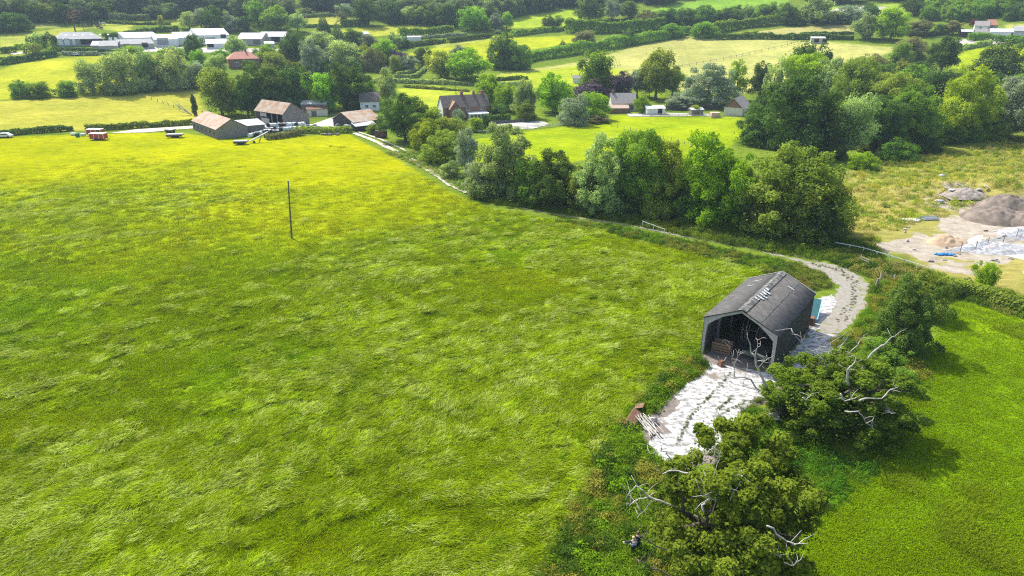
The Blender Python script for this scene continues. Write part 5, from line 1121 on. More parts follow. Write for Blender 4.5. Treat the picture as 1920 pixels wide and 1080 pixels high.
 (1250, 52, 18, 40, 'dome', 'dark', 'dark hedge tree at the foot of the top bright field'),
 (1285, 50, 17, 44, 'dome', 'dark', 'wider dark tree in the same row below the top field'),
 (1325, 46, 11, 44, 'round', 'green', 'rounded green tree in the row below the top field'),
 (1370, 44, 18, 50, 'dome', 'dark', 'dark low tree further along the row below the top field'),
 (1440, 38, 6, 44, 'dome', 'green', 'green tree at the corner of the top bright field'),
 (1478, 48, 8, 44, 'round', 'dark', 'dark tree beside the tall pale willow on the slope'),
 (1540, 48, -6, 64, 'round', 'willow', 'tall pale willow standing above the tan field'),
 (1495, 48, 26, 34, 'dome', 'olive', 'olive thorn at the tan field edge'),
 (1600, 46, 12, 46, 'oval', 'silver', 'grey tree below the pale bare strip'),
 (1625, 76, 26, 50, 'round', 'willow', 'pale round tree at the end of the long low hedge'),
 (1676, 78, 18, 62, 'round', 'bright', 'big round green tree at the end of the long low hedge'),
 (1630, 40, 8, 40, 'dome', 'dark', 'dark dome behind the pale round tree'),
 (1728, 68, 40, 50, 'dome', 'brown', 'brownish clump on the slope beyond the big round green tree'),
 (1765, 66, 46, 30, 'dome', 'dark', 'dark shrub between the brown clump and the far farm'),
 (1790, 66, 40, 34, 'round', 'brown', 'brown crowned tree at the end of the far farm row'),
 (1827, 50, 36, 14, 'round', 'red', 'small dark red tree behind the far white house'),
 (1714, 30, 0, 46, 'round', 'dark', 'dark tree at the edge of the far bright strip'),
 # trees behind the estate
 (22, 60, 26, 50, 'dome', 'dark', 'dark dome at the far end of the estate pasture'),
 (4, 62, 30, 44, 'round', 'dark', 'dark tree cut by the frame at the estate pasture'),
 (54, 44, 8, 34, 'round', 'dark', 'tall dark tree in the row beyond the estate pasture'),
 (82, 43, 8, 34, 'round', 'olive', 'greyish tree next to the tall dark one beyond the pasture'),
 (110, 44, 6, 40, 'round', 'dark', 'broad dark tree above the long grey barn'),
 (150, 42, 0, 50, 'round', 'far', 'tall dark tree rising behind the pasture wall'),
 (186, 36, 6, 44, 'round', 'dark', 'neat round oak above the pasture hedge'),
 (288, 36, 12, 40, 'round', 'far', 'pale edged tree at the foot of the dark wood'),
 (318, 36, 8, 44, 'round', 'far', 'grey tree beside the pale edged one under the dark wood'),
 (302, 52, 29, 16, 'loose', 'olive', 'small standing tree on the pasture hedge'),
 (352, 58, 24, 42, 'oval', 'willow', 'pale tree rising behind the white roofs'),
 (376, 60, 18, 40, 'oval', 'silver', 'silver topped tree behind the white roofs'),
 (398, 62, 13, 46, 'round', 'dark', 'dark round tree behind the tallest warehouse'),
 (430, 60, 26, 40, 'dome', 'silver', 'silver grey bush tree behind the tallest warehouse'),
 (455, 58, 32, 36, 'round', 'dark', 'dark bush between the silver grey tree and the pale workshops'),
 (482, 50, 4, 42, 'round', 'green', 'green tree rising behind the pale workshops'),
 (516, 60, 13, 62, 'round', 'green', 'large full tree over the end of the pale workshops'),
 (556, 62, 28, 38, 'oval', 'willow', 'pale yellowish tree beside the large full one'),
 (575, 30, 16, 30, 'dome', 'far', 'bush at the top of the far pasture'),
 (648, 30, 9, 36, 'round', 'silver', 'pale flowering tree at the top of the far pasture'),
 (640, 46, 22, 26, 'loose', 'brown', 'thin see-through tree in the far pasture'),
 (690, 50, 0, 48, 'oval', 'dark', 'tall dark oak at the end of the far pasture'),
 (735, 46, 6, 44, 'round', 'dark', 'dark oak above the curving far field'),
 (770, 46, 14, 38, 'round', 'willow', 'paler tree in the oak row above the curving far field'),
 (798, 48, 10, 44, 'round', 'green', 'green tree in the oak row above the curving far field'),
 (838, 52, 10, 46, 'round', 'dark', 'dark tree in the oak row next to the big green dome'),
 (886, 60, 16, 60, 'round', 'bright', 'big green dome of a tree at the end of the oak row'),
 (920, 32, 0, 50, 'round', 'willow', 'pale tree behind the big green dome'),
 (930, 58, 27, 30, 'round', 'silver', 'silvery round tree beside the big green dome'),
 (950, 57, 24, 26, 'oval', 'bright', 'light green tree at the lane below the upper field'),
 (934, 64, 56, 14, 'dome', 'silver', 'small pale round bush at the lane end'),
 (850, 50, 45, 34, 'dome', 'bright', 'sunlit low bush under the oak row'),
 # near trees
 (1708, 668, 536, 118, 'dome', 'dark', 'dark grey green thorn tree standing alone by the gravel bend'),
 (1738, 600, 520, 90, 'dome', 'olive', 'brambly bush behind the lone thorn tree'),
 (1851, 552, 497, 48, 'round', 'bright', 'small round bright green bush above the grey hurdle'),
 (1665, 720, 655, 110, 'dome', 'green', 'bright leaved shrub below the lone thorn tree'),
 (1545, 460, 392, 74, 'dome', 'dark', 'dark bramble at the foot of the olive dome'),
]
for (px, py, tp, wd, sh, m, lab) in T:
    nm = 'bush' if any(k in lab.split(',')[0].split(' in ')[0] for k in ('bush', 'shrub', 'scrub', 'bramble', 'thicket')) else 'tree'
    tree(px, py, tp, wd, sh, m, lab, name=nm, cat=nm)
# bare, dead and ivy clad ones
def bare_tree(px, py, top, wpx, m, label, ivy=None, seed=1, cat='dead tree'):
    b0 = G(px, py); h = height_at(b0, top); w_ = psize(b0, wpx); t = empty('dead_tree', b0, 0, label, cat); b = MB(); rr = random.Random(seed)
    b.tube([(0, 0, -.2), (0, 0, h * .45), (.1, 0, h * .95)], [h * .035, h * .028, h * .008], 7)
    for k in range(16):
        a = rr.uniform(0, 6.28); z = h * rr.uniform(.3, .85); L = w_ * .5 * rr.uniform(.6, 1.1); e = Vector((math.cos(a) * L, math.sin(a) * L, z + h * rr.uniform(-.02, .2))); mid = Vector((e.x * .5, e.y * .5, z + h * .06))
        b.tube([(0, 0, z), mid, e], [h * .016, h * .011, h * .004], 5)
        for q in range(2): b.tube([mid, mid.lerp(e, .6) + Vector((rr.uniform(-1, 1), rr.uniform(-1, 1), rr.uniform(0, 1))) * L * .25, e + Vector((rr.uniform(-1, 1), rr.uniform(-1, 1), rr.uniform(-.2, 1))) * L * .3], [h * .009, h * .006, h * .003], 4)
    b.build('trunk', m, t)
    return t, h
bare_tree(141, 58, 14, 46, M['rustbrown'], 'bare brown dead pine standing behind the long grey barn')
bare_tree(158, 58, 42, 18, M['bark'], 'small bare tree beside the dead pine')
b0 = G(367, 216); h = height_at(b0, 176); t = empty('tree_stump', b0, 0, 'tall ivy covered stump beside the meadow and the stone barn', 'tree stump'); MB().tube([(0, 0, 0), (-.1, 0, h * .6), (-.3, 0, h)], [.7, .6, .4], 8).build('trunk', M['bark'], t)
c = link('ivy', CROWN['column'][0], M['dark'], t); c.scale = (2.3, 2.3, h * .93)
b = MB(); rr = random.Random(3)
for k in range(8): b.tube([(0, 0, .2), (-2.2 - rr.random() * 2, rr.uniform(-1, 1), 1.2 + rr.random() * 2), (-4.5 - rr.random() * 3, rr.uniform(-2, 2), 2 + rr.random() * 4)], [.12, .08, .03], 5)
o = b.build('fallen_branch', M['fence']); o.location = G(360, 216); meta(o, 'bare grey fallen branches fanned out beside the ivy stump', 'branch')
b0 = G(1640, 305); h = 4.5; t = empty('tree_stump', b0, 0, 'mossy broken stump sloping up beside the bright bush at the wood end', 'tree stump'); MB().tube([(-1.6, 0, 0), (-.5, 0, 1.6), (.5, 0, 4.0)], [.8, .55, .2], 8).build('trunk', M['brown'], t)

# ------------------------------------------------------------------ hedges
H = [
 ([(0, 256), (60, 250), (138, 245)], 9, 2.2, 'dark', 'low dark hedge along the edge of the long meadow by the white car'),
 ([(160, 246), (260, 240), (362, 234)], 9, 2.5, 'olive', 'scrubby hedge between the red trailers and the stone barn'),
 ([(0, 122), (50, 115), (105, 105)], 10, 3, 'dark', 'dark field hedge running up from the small pale lane'),
 ([(0, 100), (30, 97)], 8, 3, 'dark', 'short dark hedge stub above the pale lane'),
 ([(30, 92), (60, 90)], 6, 3, 'green', 'hedge behind the pale lane'),
 ([(105, 96), (160, 97), (215, 98)], 5, 2, 'dark', 'clipped hedge in front of the long grey barn'),
 ([(118, 103), (160, 104), (215, 103)], 5, 2.2, 'silver', 'second pale clipped hedge below the long grey barn'),
 ([(60, 92), (75, 86), (72, 82)], 18, 5, 'willow', 'overgrown pale shrubs at the field corner by the long barn'),
 ([(55, 112), (75, 108)], 22, 5, 'olive', 'tall scrub at the corner of the mown field by the lane'),
 ([(92, 102), (104, 98)], 28, 5, 'dark', 'tall dark shrub at the end of the long grey barn'),
 ([(195, 74), (240, 68), (290, 60), (335, 58)], 8, 3, 'dark', 'hedge climbing behind the white warehouses'),
 ([(30, 56), (65, 53)], 5, 3, 'dark', 'short hedge at the far pasture corner'),
 ([(140, 44), (200, 43), (260, 46), (320, 46)], 4, 3, 'dark', 'thin dark hedge across the estate pasture'),
 ([(205, 38), (240, 38), (282, 38)], 10, 5, 'far', 'thick pale hedge below the dark wood'),
 ([(560, 33), (640, 29), (690, 30)], 5, 4, 'far', 'dark hedge at the top of the far pasture'),
 ([(570, 52), (600, 50), (640, 52)], 4, 3, 'dark', 'low hedge in the far pasture by the spruces'),
 ([(640, 50), (660, 49), (690, 47)], 10, 4, 'dark', 'scrubby hedge between the thin tree and the tall dark oak'),
 ([(748, 70), (800, 66), (850, 62)], 13, 4, 'green', 'bushy hedge below the curving far field'),
 ([(752, 76), (800, 72), (850, 68), (875, 66)], 5, 2.5, 'silver', 'neat pale hedge along the far lane'),
 ([(755, 90), (800, 84), (835, 80)], 7, 3, 'dark', 'ragged hedge by the long low pale shed'),
 ([(840, 80), (880, 75), (922, 70)], 7, 3, 'dark', 'ragged hedge below the far strip field'),
 ([(960, 68), (1020, 60), (1060, 57)], 8, 4, 'green', 'hedge under the upper bright field, lower stretch'),
 ([(1060, 60), (1120, 62), (1180, 60), (1245, 56)], 20, 6, 'green', 'thick hedge belt below the dark great oak'),
 ([(1250, 66), (1300, 64), (1345, 66)], 13, 4, 'green', 'hedge joining the two green domes'),
 ([(950, 122), (1010, 112), (1080, 101), (1150, 90), (1220, 78), (1262, 71)], 17, 6, 'green', 'long tall field hedge rising across the slope to the pale field'),
 ([(1340, 62), (1390, 53), (1440, 48), (1500, 42)], 16, 5, 'green', 'tall hedge above the tan field'),
 ([(1342, 74), (1420, 73), (1500, 74), (1600, 75)], 9, 3, 'dark', 'long low dark hedge along the top of the pale field'),
 ([(1500, 66), (1560, 65), (1600, 64)], 4, 1.6, 'dark', 'row of low bushes at the foot of the tan field'),
 ([(1390, 66), (1420, 64)], 4, 1.6, 'olive', 'short row of low bushes at the end of the tan field'),
 ([(1813, 76), (1860, 76), (1925, 82)], 11, 4, 'green', 'thick hedge in front of the far farm row'),
 ([(1800, 94), (1840, 86), (1858, 84)], 7, 3, 'willow', 'pale hedge at the corner of the bright field below the far farm'),
 ([(740, 148), (780, 146), (800, 130), (775, 136), (742, 143)], 6, 1.6, 'willow', 'curving clipped garden hedge on the bright lawn'),
 ([(690, 156), (740, 155), (800, 157), (880, 160)], 7, 2.2, 'willow', 'long clipped hedge along the bright lawn'),
 ([(758, 164), (820, 168), (880, 172)], 4, 1.5, 'olive', 'low rough hedge line crossing the bright lawn'),
 ([(925, 152), (960, 150), (990, 149)], 5, 2, 'dark', 'small dark hedge on the slope behind the farmhouse'),
 ([(915, 228), (955, 223)], 9, 2.5, 'dark', 'square cut hedge beside the farmhouse'),
 ([(930, 162), (975, 160)], 6, 2.4, 'willow', 'pale hedge above the bright round tree'),
 ([(560, 247), (600, 250), (640, 249), (660, 248)], 9, 3.5, 'olive', 'weedy bank of nettles in front of the wrapped bales'),
 ([(498, 262), (530, 259), (566, 253)], 8, 3, 'brown', 'dry weedy bank by the bale elevator'),
 ([(1430, 206), (1455, 205)], 14, 5, 'dark', 'dark shrubs behind the pale sheeted heap'),
 ([(1250, 200), (1300, 199), (1350, 198)], 10, 3, 'silver', 'pale shrub hedge over the dark board fence'),
 ([(1600, 138), (1650, 130), (1690, 118), (1720, 108)], 16, 6, 'olive', 'scrub hedge between the pale field and the wood'),
 ([(1740, 560), (1790, 548), (1815, 552), (1850, 562), (1925, 590)], 24, 2.6, 'olive', 'bramble hedge between the bright meadow and the building site'),
]
for i, (pts, hp, wd, m, lab) in enumerate(H): hedge(pts, hp, wd, m, lab, seed=i)

# ------------------------------------------------------------------ the two foreground oaks and the dead tree
def limb(parent, pts, Y, r0, r1, m=None, name='dead_branch', jit=.25, seed=0, twigs=3):
    """bare limb through photo points at a distance; tapering, with side twigs"""
    rr = random.Random(seed + int(pts[0][0])); Ys = Y if isinstance(Y, (list, tuple)) else [Y] * len(pts); o = parent.location
    P = [at(p[0], p[1], y + rr.uniform(-jit, jit)) - o for p, y in zip(pts, Ys)]; Q = []; r0 *= .62; r1 *= .5
    for a, b in zip(P, P[1:]):
        Q.append(a); d = (b - a).length
        for q in (.33, .67): Q.append(a.lerp(b, q) + Vector((rr.uniform(-1, 1), rr.uniform(-1, 1), rr.uniform(-1, 1))) * d * .085)
    Q.append(P[-1]); n = len(Q); b = MB(); b.tube(Q, [(r0 + (r1 - r0) * i / (n - 1)) * rr.uniform(.85, 1.15) for i in range(n)], 7)
    for k in range(int(twigs * 1.4)):
        i = rr.randrange(max(1, n // 3), n); p = Q[i]; L = rr.uniform(.5, 1.4); d = Vector((rr.uniform(-1, 1), rr.uniform(-1, 1), rr.uniform(-.2, 1))).normalized()
        b.tube([p, p + d * L * .5 + Vector((0, 0, rr.uniform(-.1, .2))), p + d * L + Vector((rr.uniform(-.3, .3), rr.uniform(-.3, .3), rr.uniform(-.1, .3)))], [max(r1 * .9, .03), .022, .009], 4)
    return b.build(name, m or M['deadwood'], parent, smooth=True)
def big_oak(base, wd, dp, h, leaves, seed, label, nl, zmin, shape='round', leaf=.0098, off=(0, 0)):
    t = empty('oak_tree', base, 0, label, 'tree')
    c = link('crown', crown_mesh('crown_oak', shape, seed, nc=320, nl=nl, leaf=leaf, zmin=zmin, cr=(.026, .056), fill=.08, nlob=15 if shape == 'dome' else 0), leaves, t); c.scale = (wd, dp, h); c.location = (off[0], off[1], 0)
    b = MB(); rr = random.Random(seed); b.tube([(0, 0, -.3), (.05, 0, 1.2), (.2, .1, 3.0), (.3, .3, h * .55)], [.75, .55, .42, .2], 9)
    for k in range(11):
        a = k * 2.4; z = rr.uniform(2.0, h * .5); L = rr.uniform(.25, .42) * wd
        e = Vector((math.cos(a) * L, math.sin(a) * L * dp / wd, z + rr.uniform(.5, 3))); mid = Vector((e.x * .5 + rr.uniform(-.4, .4), e.y * .5, (z + e.z) / 2 + .4)); b.tube([(.2, .1, z), mid, e], [.24, .16, .05], 6)
        b.tube([mid, mid + Vector((rr.uniform(-2, 2), rr.uniform(-2, 2), rr.uniform(.5, 2.5)))], [.11, .03], 5)
    b.build('trunk', M['bark'], t, smooth=True); return t
bA = G(1572, 800)
oA = big_oak(bA, 13.6, 12.5, height_at(bA, 668), M['oakdark'], 31, 'broad dark green oak with bleached dead limbs standing beside the barn', 105000, .05, 'dome')
yA = bA.y
for pts, Y, r0, r1 in (([(1591, 722), (1589, 694), (1603, 679), (1606, 668)], yA - 2.5, .2, .05), ([(1615, 700), (1622, 682), (1644, 655), (1666, 638), (1685, 624)], yA + .5, .24, .04), ([(1588, 690), (1589, 667), (1613, 638), (1625, 626)], yA + 1, .13, .03),
                       ([(1552, 690), (1540, 672), (1509, 648), (1501, 622)], yA + .5, .15, .03), ([(1509, 648), (1484, 616)], yA + .5, .07, .025), ([(1560, 690), (1552, 667), (1557, 643), (1577, 631)], yA + 1.5, .12, .03), ([(1575, 690), (1568, 662), (1585, 640), (1592, 625)], yA + 1.8, .1, .025), ([(1545, 690), (1532, 664), (1538, 646), (1529, 634)], yA + 1.5, .09, .025),
                       ([(1610, 752), (1622, 747), (1654, 747), (1670, 730), (1685, 725)], yA - 4.5, .15, .04), ([(1576, 738), (1584, 752), (1603, 747), (1612, 742)], yA - 5, .13, .05), ([(1584, 771), (1610, 771), (1620, 785), (1637, 805)], yA - 6, .11, .035), ([(1660, 770), (1675, 775)], yA - 5, .07, .03), ([(1505, 745), (1512, 752), (1522, 738)], yA - 5.5, .1, .05)):
    limb(oA, pts, Y, r0, r1)
bB = G(1362, 1092)
oB = big_oak(bB, 11.8, 12.4, height_at(bB, 852), M['oak'], 47, 'old olive green oak with pale dead branches at the near end of the white yard', 125000, .04, 'oak', off=(.25, 0))
yB = bB.y
for pts, Y, r0, r1 in (([(1308, 940), (1308, 899), (1291, 887), (1272, 883), (1251, 884), (1241, 891)], yB + 1.5, .2, .04), ([(1272, 870), (1258, 861), (1249, 847), (1236, 845), (1219, 851)], yB + 3, .12, .03), ([(1275, 885), (1290, 868), (1300, 845)], yB + 3, .09, .03),
                       ([(1320, 960), (1316, 947), (1330, 936), (1358, 916), (1360, 910)], yB - 2, .13, .05), ([(1344, 937), (1322, 929), (1299, 931)], yB - 2, .09, .03), ([(1341, 916), (1358, 918), (1374, 922)], yB - 2, .06, .03), ([(1350, 905), (1363, 897), (1388, 890), (1394, 894)], yB - 1, .08, .03),
                       ([(1438, 986), (1469, 1010), (1488, 1022), (1502, 1016)], yB - 5, .1, .03), ([(1330, 980), (1345, 870), (1352, 845)], yB - 1, .06, .025), ([(1470, 1055), (1488, 1060), (1500, 1050)], yB - 5, .08, .04), ([(1455, 1040), (1465, 1045)], yB - 5, .05, .03)):
    limb(oB, pts, Y, r0, r1)
limb(oB, [(1330, 1000), (1332, 965), (1338, 940), (1330, 910)], yB + .3, .42, .14, M['bark'], 'limb'); limb(oB, [(1330, 1000), (1280, 960), (1279, 930), (1272, 905)], yB + 1, .3, .1, M['bark'], 'limb')
limb(oB, [(1300, 965), (1236, 938), (1216, 931), (1205, 919), (1192, 911), (1180, 924), (1172, 938)], yB + 1.2, .14, .03, twigs=4); limb(oB, [(1218, 932), (1191, 938), (1182, 946)], yB + 1.2, .08, .02); limb(oB, [(1222, 938), (1213, 952), (1200, 964), (1194, 972)], yB + 1.0, .07, .02)
limb(oB, [(1300, 1040), (1230, 1024), (1215, 1012), (1202, 1006)], yB - .8, .11, .04, M['bark'], 'limb'); limb(oB, [(1270, 1090), (1222, 1067), (1200, 1052), (1190, 1044)], yB - 1.5, .12, .05, M['bark'], 'limb')
bD = G(1466, 776); dt = empty('dead_tree', bD, 0, 'leaning bleached dead tree with bare limbs in front of the barn mouth', 'dead tree'); yD = bD.y
b = MB(); b.tube([(0, 0, -.2), at(1462, 762, yD) - bD, at(1452, 745, yD) - bD, at(1439, 730, yD - .2) - bD], [.75, .6, .45, .32], 9); b.build('trunk', M['bark'], dt, smooth=True)
for pts, Y, r0, r1 in (([(1441, 734), (1439, 728), (1425, 701), (1417, 675), (1407, 651), (1401, 624)], yD - .3, .28, .05), ([(1415, 668), (1418, 656), (1420, 638)], yD - .3, .09, .04), ([(1420, 677), (1436, 676), (1451, 666)], yD - .5, .09, .03), ([(1452, 748), (1432, 735), (1396, 708), (1370, 706), (1355, 712)], yD + .3, .2, .04), ([(1377, 708), (1374, 682), (1370, 658)], yD + .5, .07, .025), ([(1376, 690), (1381, 676), (1386, 655)], yD + .5, .06, .025),
                       ([(1440, 735), (1400, 726), (1375, 720)], yD - .5, .09, .03), ([(1462, 760), (1476, 742), (1482, 725)], yD - .5, .14, .05), ([(1462, 752), (1458, 740), (1458, 726)], yD - .8, .12, .06), ([(1460, 765), (1443, 762), (1438, 772)], yD - .7, .06, .02), ([(1470, 760), (1485, 762), (1494, 750), (1505, 745)], yD - .6, .07, .03), ([(1430, 720), (1442, 690), (1445, 676)], yD + .2, .05, .02)):
    limb(dt, pts, Y, r0, r1, twigs=4)

# ------------------------------------------------------------------ two walkers
def person(loc, rz, label, coat, hair, legs, stride, bend, arm, hairlen, s=1.0):
    t = empty('person', loc, rz, label, 'person')
    lean = Vector((0, bend, 0))
    v = [(0, 0, .95), (0, 0, 1.12), (0, .01 + bend * .4, 1.3), (0, bend * .8, 1.46), (0, bend * 1.05, 1.56), (0, bend * 1.25 + .02, 1.68), (0, bend * 1.3 + .02, 1.78)]; e = [(i, i + 1) for i in range(6)]
    r = [(.15, .11), (.14, .1), (.17, .11), (.14, .09), (.055, .055), (.088, .1), (.06, .07)]
    for sgn in (-1, 1):
        k = len(v); y = stride * sgn
        v += [(sgn * .09, 0, .9), (sgn * .1, y * .5 + .05, .5), (sgn * .1, y, .09), (sgn * .11, y + .16, .04)]; e += [(0, k), (k, k + 1), (k + 1, k + 2), (k + 2, k + 3)]; r += [(.095, .1), (.06, .065), (.042, .045), (.045, .035)]
        k = len(v); a = arm[0 if sgn < 0 else 1]; sh = Vector((sgn * .2, bend * .8, 1.42)); el = sh + Vector(a[0]); wr = sh + Vector(a[1]); d = (wr - el).normalized()
        v += [tuple(sh), tuple(el), tuple(wr), tuple(wr + d * .09)]; e += [(3, k), (k, k + 1), (k + 1, k + 2), (k + 2, k + 3)]; r += [(.06, .06), (.045, .045), (.03, .032), (.035, .02)]
        hb = wr + d * .09; side = d.cross(Vector((0, 0, 1))).normalized() if abs(d.z) < .9 else Vector((0, 1, 0))
        for q in range(4):
            k2 = len(v); o = side * (q - 1.5) * .021; L = (.06, .075, .07, .05)[q]; v += [tuple(hb + o + d * L * .5), tuple(hb + o + d * L - Vector((0, 0, .012)))]; e += [(k + 3, k2), (k2, k2 + 1)]; r += [(.009, .009), (.007, .007)]
        k2 = len(v); v += [tuple(wr + d * .03 + side * .045), tuple(wr + d * .075 + side * .06)]; e += [(k + 2, k2), (k2, k2 + 1)]; r += [(.011, .011), (.008, .008)]
    me = bpy.data.meshes.new('body'); me.from_pydata(v, e, []); o = link('body', me, M['skin'], t)
    o.modifiers.new('skin', 'SKIN').use_smooth_shade = True
    for i, q in enumerate(r): me.skin_vertices[0].data[i].radius = q
    me.skin_vertices[0].data[0].use_root = True; o.modifiers.new('sub', 'SUBSURF').levels = 1
    def garment(nm, idx, grow, m):
        mp = {k: i for i, k in enumerate(idx)}; g = bpy.data.meshes.new(nm); g.from_pydata([v[k] for k in idx], [(mp[a], mp[b_]) for a, b_ in e if a in mp and b_ in mp], [])
        q = link(nm, g, m, t); q.modifiers.new('skin', 'SKIN').use_smooth_shade = True
        for k, i in mp.items(): g.skin_vertices[0].data[i].radius = (r[k][0] + grow, r[k][1] + grow)
        g.skin_vertices[0].data[0].use_root = True; q.modifiers.new('sub', 'SUBSURF').levels = 1; return q
    L0, A0 = 7, 11; nL = 4 + 4 + 8 + 2
    garment('trousers', [0, L0, L0 + 1, L0 + 2, L0 + nL, L0 + nL + 1, L0 + nL + 2], .02, M[legs])
    garment('jacket', [1, 0, 2, 3, A0, A0 + 1, A0 + 2, A0 + nL, A0 + nL + 1, A0 + nL + 2], .03, M[coat])
    h = Vector(v[5]); b = MB(); b.lump((h.x, h.y - .025, h.z + .03), (.115, .13, .125), 2, .06, 2); b.lump((h.x, h.y - .085, h.z - hairlen * .5), (.11, .06, hairlen * .62), 4, .1, 2); b.build('hair', M[hair], t, smooth=True)
    f = MB(); f.lump((h.x, h.y + .1, h.z - .005), (.018, .025, .028), 1, 0, 1); f.build('nose', M['skin'], t)
    f = MB(); [f.lump((h.x + q * .035, h.y + .087, h.z + .025), (.014, .012, .01), 1, 0, 1) for q in (-1, 1)]; f.build('eyes', M['darkin'], t)
    f = MB(); f.box((h.x, h.y + .093, h.z - .045), (.05, .012, .01)); f.build('mouth', M['redpaint'], t)
    for q in (-1, 1): f = MB(); f.lump((h.x + q * .098, h.y, h.z), (.015, .03, .035), 1, 0, 1); f.build('ear', M['skin'], t)
    t.scale = (s, s, s); return t, h
pA = G(1186, 1043); t1, h1 = person(pA, .25, 'person with long blond hair in a grey and navy jacket, one arm stretched out', 'navy', 'hair_blond' if False else 'blond', 'navy', .26, .06, (((-.2, .12, -.12), (-.4, .28, -.2)), ((.16, .1, -.2), (.22, .3, -.1))), .3, 1.0)
b = MB()
for z in (1.12, 1.22): b.box((0, .0, z), (.40, .32, .035))
b.box((0, -.15, 1.36), (.3, .1, .28)); b.build('stripes', M['greycloth'], t1, .015)
o = MB().lump((0, 0, 0), (.09, .08, .11), 3, .1).build('white_bag', M['white']); o.location = pA + Vector((-.66, .18, 1.12)); meta(o, 'small white bag held out by the blond person', 'bag')
pC = pA + Vector((.44, .38, 0)); t2, h2 = person(pC, .1, 'person with brown hair in a black jacket bending beside the blond person', 'blackcloth', 'hairbrown', 'navy', .12, .2, (((-.18, .15, -.2), (-.2, .38, -.3)), ((.14, .08, -.25), (.2, .25, -.42))), .2, 1.0)

# ------------------------------------------------------------------ grass, weeds and meadow
rs = np.random.RandomState(21)
LODGE = [ribbons('lodged_%d' % i, 58, 40 + i, 1.25, .62, .34, .88, .020, .40) for i in range(4)]
UPR = [ribbons('upright_%d' % i, 56, 60 + i, 1.35, .42, .6, .45, .019, 1.4) for i in range(3)]
WEED = [leafpatch('weed_%d' % i, 170, 80 + i, 1.5, .95, .085) for i in range(4)]
SHORT = [ribbons('short_%d' % i, 56, 90 + i, 1.4, .2, .7, .45, .022, 2.5) for i in range(2)]
def sample(n, r0, r1, a0=-.88, a1=.75, pw=1.6):
    u = rs.rand(n); e = 2 - pw; r = (r0 ** e + (r1 ** e - r0 ** e) * u) ** (1 / e); a = rs.uniform(a0, a1, n); return np.sin(a) * r, np.cos(a) * r
def near_line(pts, X, Y):
    P = np.array([tuple(G(*p)[:2]) for p in pts]); dm = np.full(X.shape, 1e9)
    for a, b in zip(P, P[1:]): e = b - a; t = np.clip(((X - a[0]) * e[0] + (Y - a[1]) * e[1]) / (e @ e), 0, 1); dm = np.minimum(dm, np.hypot(X - a[0] - t * e[0], Y - a[1] - t * e[1]))
    return dm
X, Y = sample(114000, 30, 215); k = inside(FIELD, X, Y) > .2; X, Y = X[k], Y[k]; n = len(X); D = np.hypot(X, Y)
sa_, Ld = sward(X, Y)
def spot(px, py, r, w_): q = G(px, py); return w_ * np.exp(-((X - q.x) ** 2 + (Y - q.y) ** 2) / (r * r))
rough_ = np.clip((Ld - .40) * 6, .15, 1); Ld = Ld + spot(1130, 480, 16, .09) + spot(1290, 520, 12, .07) + spot(120, 930, 11, .12) + spot(950, 600, 20, .05) + spot(300, 330, 60, -.08) + spot(700, 400, 25, -.06) + spot(330, 690, 6, -.07) + spot(700, 640, 9, .05) + spot(650, 980, 7, -.06) + spot(1280, 560, 5, -.08)
for ln, wgt, sg in (([(0, 452), (180, 446), (330, 436), (560, 432), (700, 430)], .16, 1.3), ([(0, 665), (150, 670), (330, 655), (460, 640), (620, 610)], .24, .7), ([(0, 690), (150, 695), (330, 680), (460, 662)], -.14, 1.1), ([(1240, 560), (1420, 500)], .08, 3), ([(1010, 492), (1120, 480), (1260, 528), (1330, 545)], .16, 1.6), ([(600, 625), (760, 585), (900, 545), (1010, 500)], .14, 1.2), ([(0, 905), (120, 870), (250, 848), (360, 800)], .16, 1.3), ([(0, 985), (140, 925), (300, 880), (420, 835)], .13, .9), ([(330, 560), (480, 545), (640, 520)], .12, .9), ([(60, 560), (200, 545), (320, 560)], .12, .8), ([(1130, 700), (1230, 640), (1300, 570)], -.12, 1.0), ([(560, 1060), (700, 985), (830, 900)], -.08, 1.0)):
    Ld += wgt * np.exp(-(near_line(ln, X, Y) / sg) ** 2)
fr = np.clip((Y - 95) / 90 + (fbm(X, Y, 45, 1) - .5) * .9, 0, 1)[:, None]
lod = (Ld - .24 * fr[:, 0] + (sa_ - .5) * .3 + rs.normal(0, .055, n) > .51)
keep = lod | (rs.rand(n) > fr[:, 0] * .95)
X, Y, D, Ld, lod, fr, sa_, rough_ = [q[keep] for q in (X, Y, D, Ld, lod, fr, sa_, rough_)]; n = len(X)
fresh = np.clip((fbm(X, Y, 24, 6) - .45) * 5, 0, 1)[:, None]; c0 = (np.array((.22, .315, .002)) * (1 - fresh) + np.array((.175, .315, .003)) * fresh) * (1 - fr) + np.array((.345, .37, .002)) * fr  # blades carry the same painted grading, bright far to shaded near
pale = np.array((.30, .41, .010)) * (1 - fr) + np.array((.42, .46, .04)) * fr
vv = (.75 + .5 * fbm(X, Y, 5, 4))[:, None]; mix = np.where(lod, np.clip((Ld - .46) * 5 + (sa_ - .5) * 1.2, .05, 1), .0)[:, None]  # mix paints wave crests pale, like sheen, and leaves troughs darker
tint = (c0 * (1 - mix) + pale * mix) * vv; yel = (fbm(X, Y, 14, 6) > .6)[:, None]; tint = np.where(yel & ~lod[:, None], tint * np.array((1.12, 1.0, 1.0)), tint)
pl = lod & (rs.rand(n) < .07 + .2 * np.clip((Ld - .5) * 6, 0, 1)); tint = np.where(pl[:, None], np.array((.49, .57, .12)) * vv, tint * np.where(lod, rs.uniform(.6, 1.3, n), rs.uniform(.82, 1.15, n))[:, None])
dk = rs.rand(n) < .07 * rough_; tint = np.where(dk[:, None], np.array((.10, .19, .004)), tint)
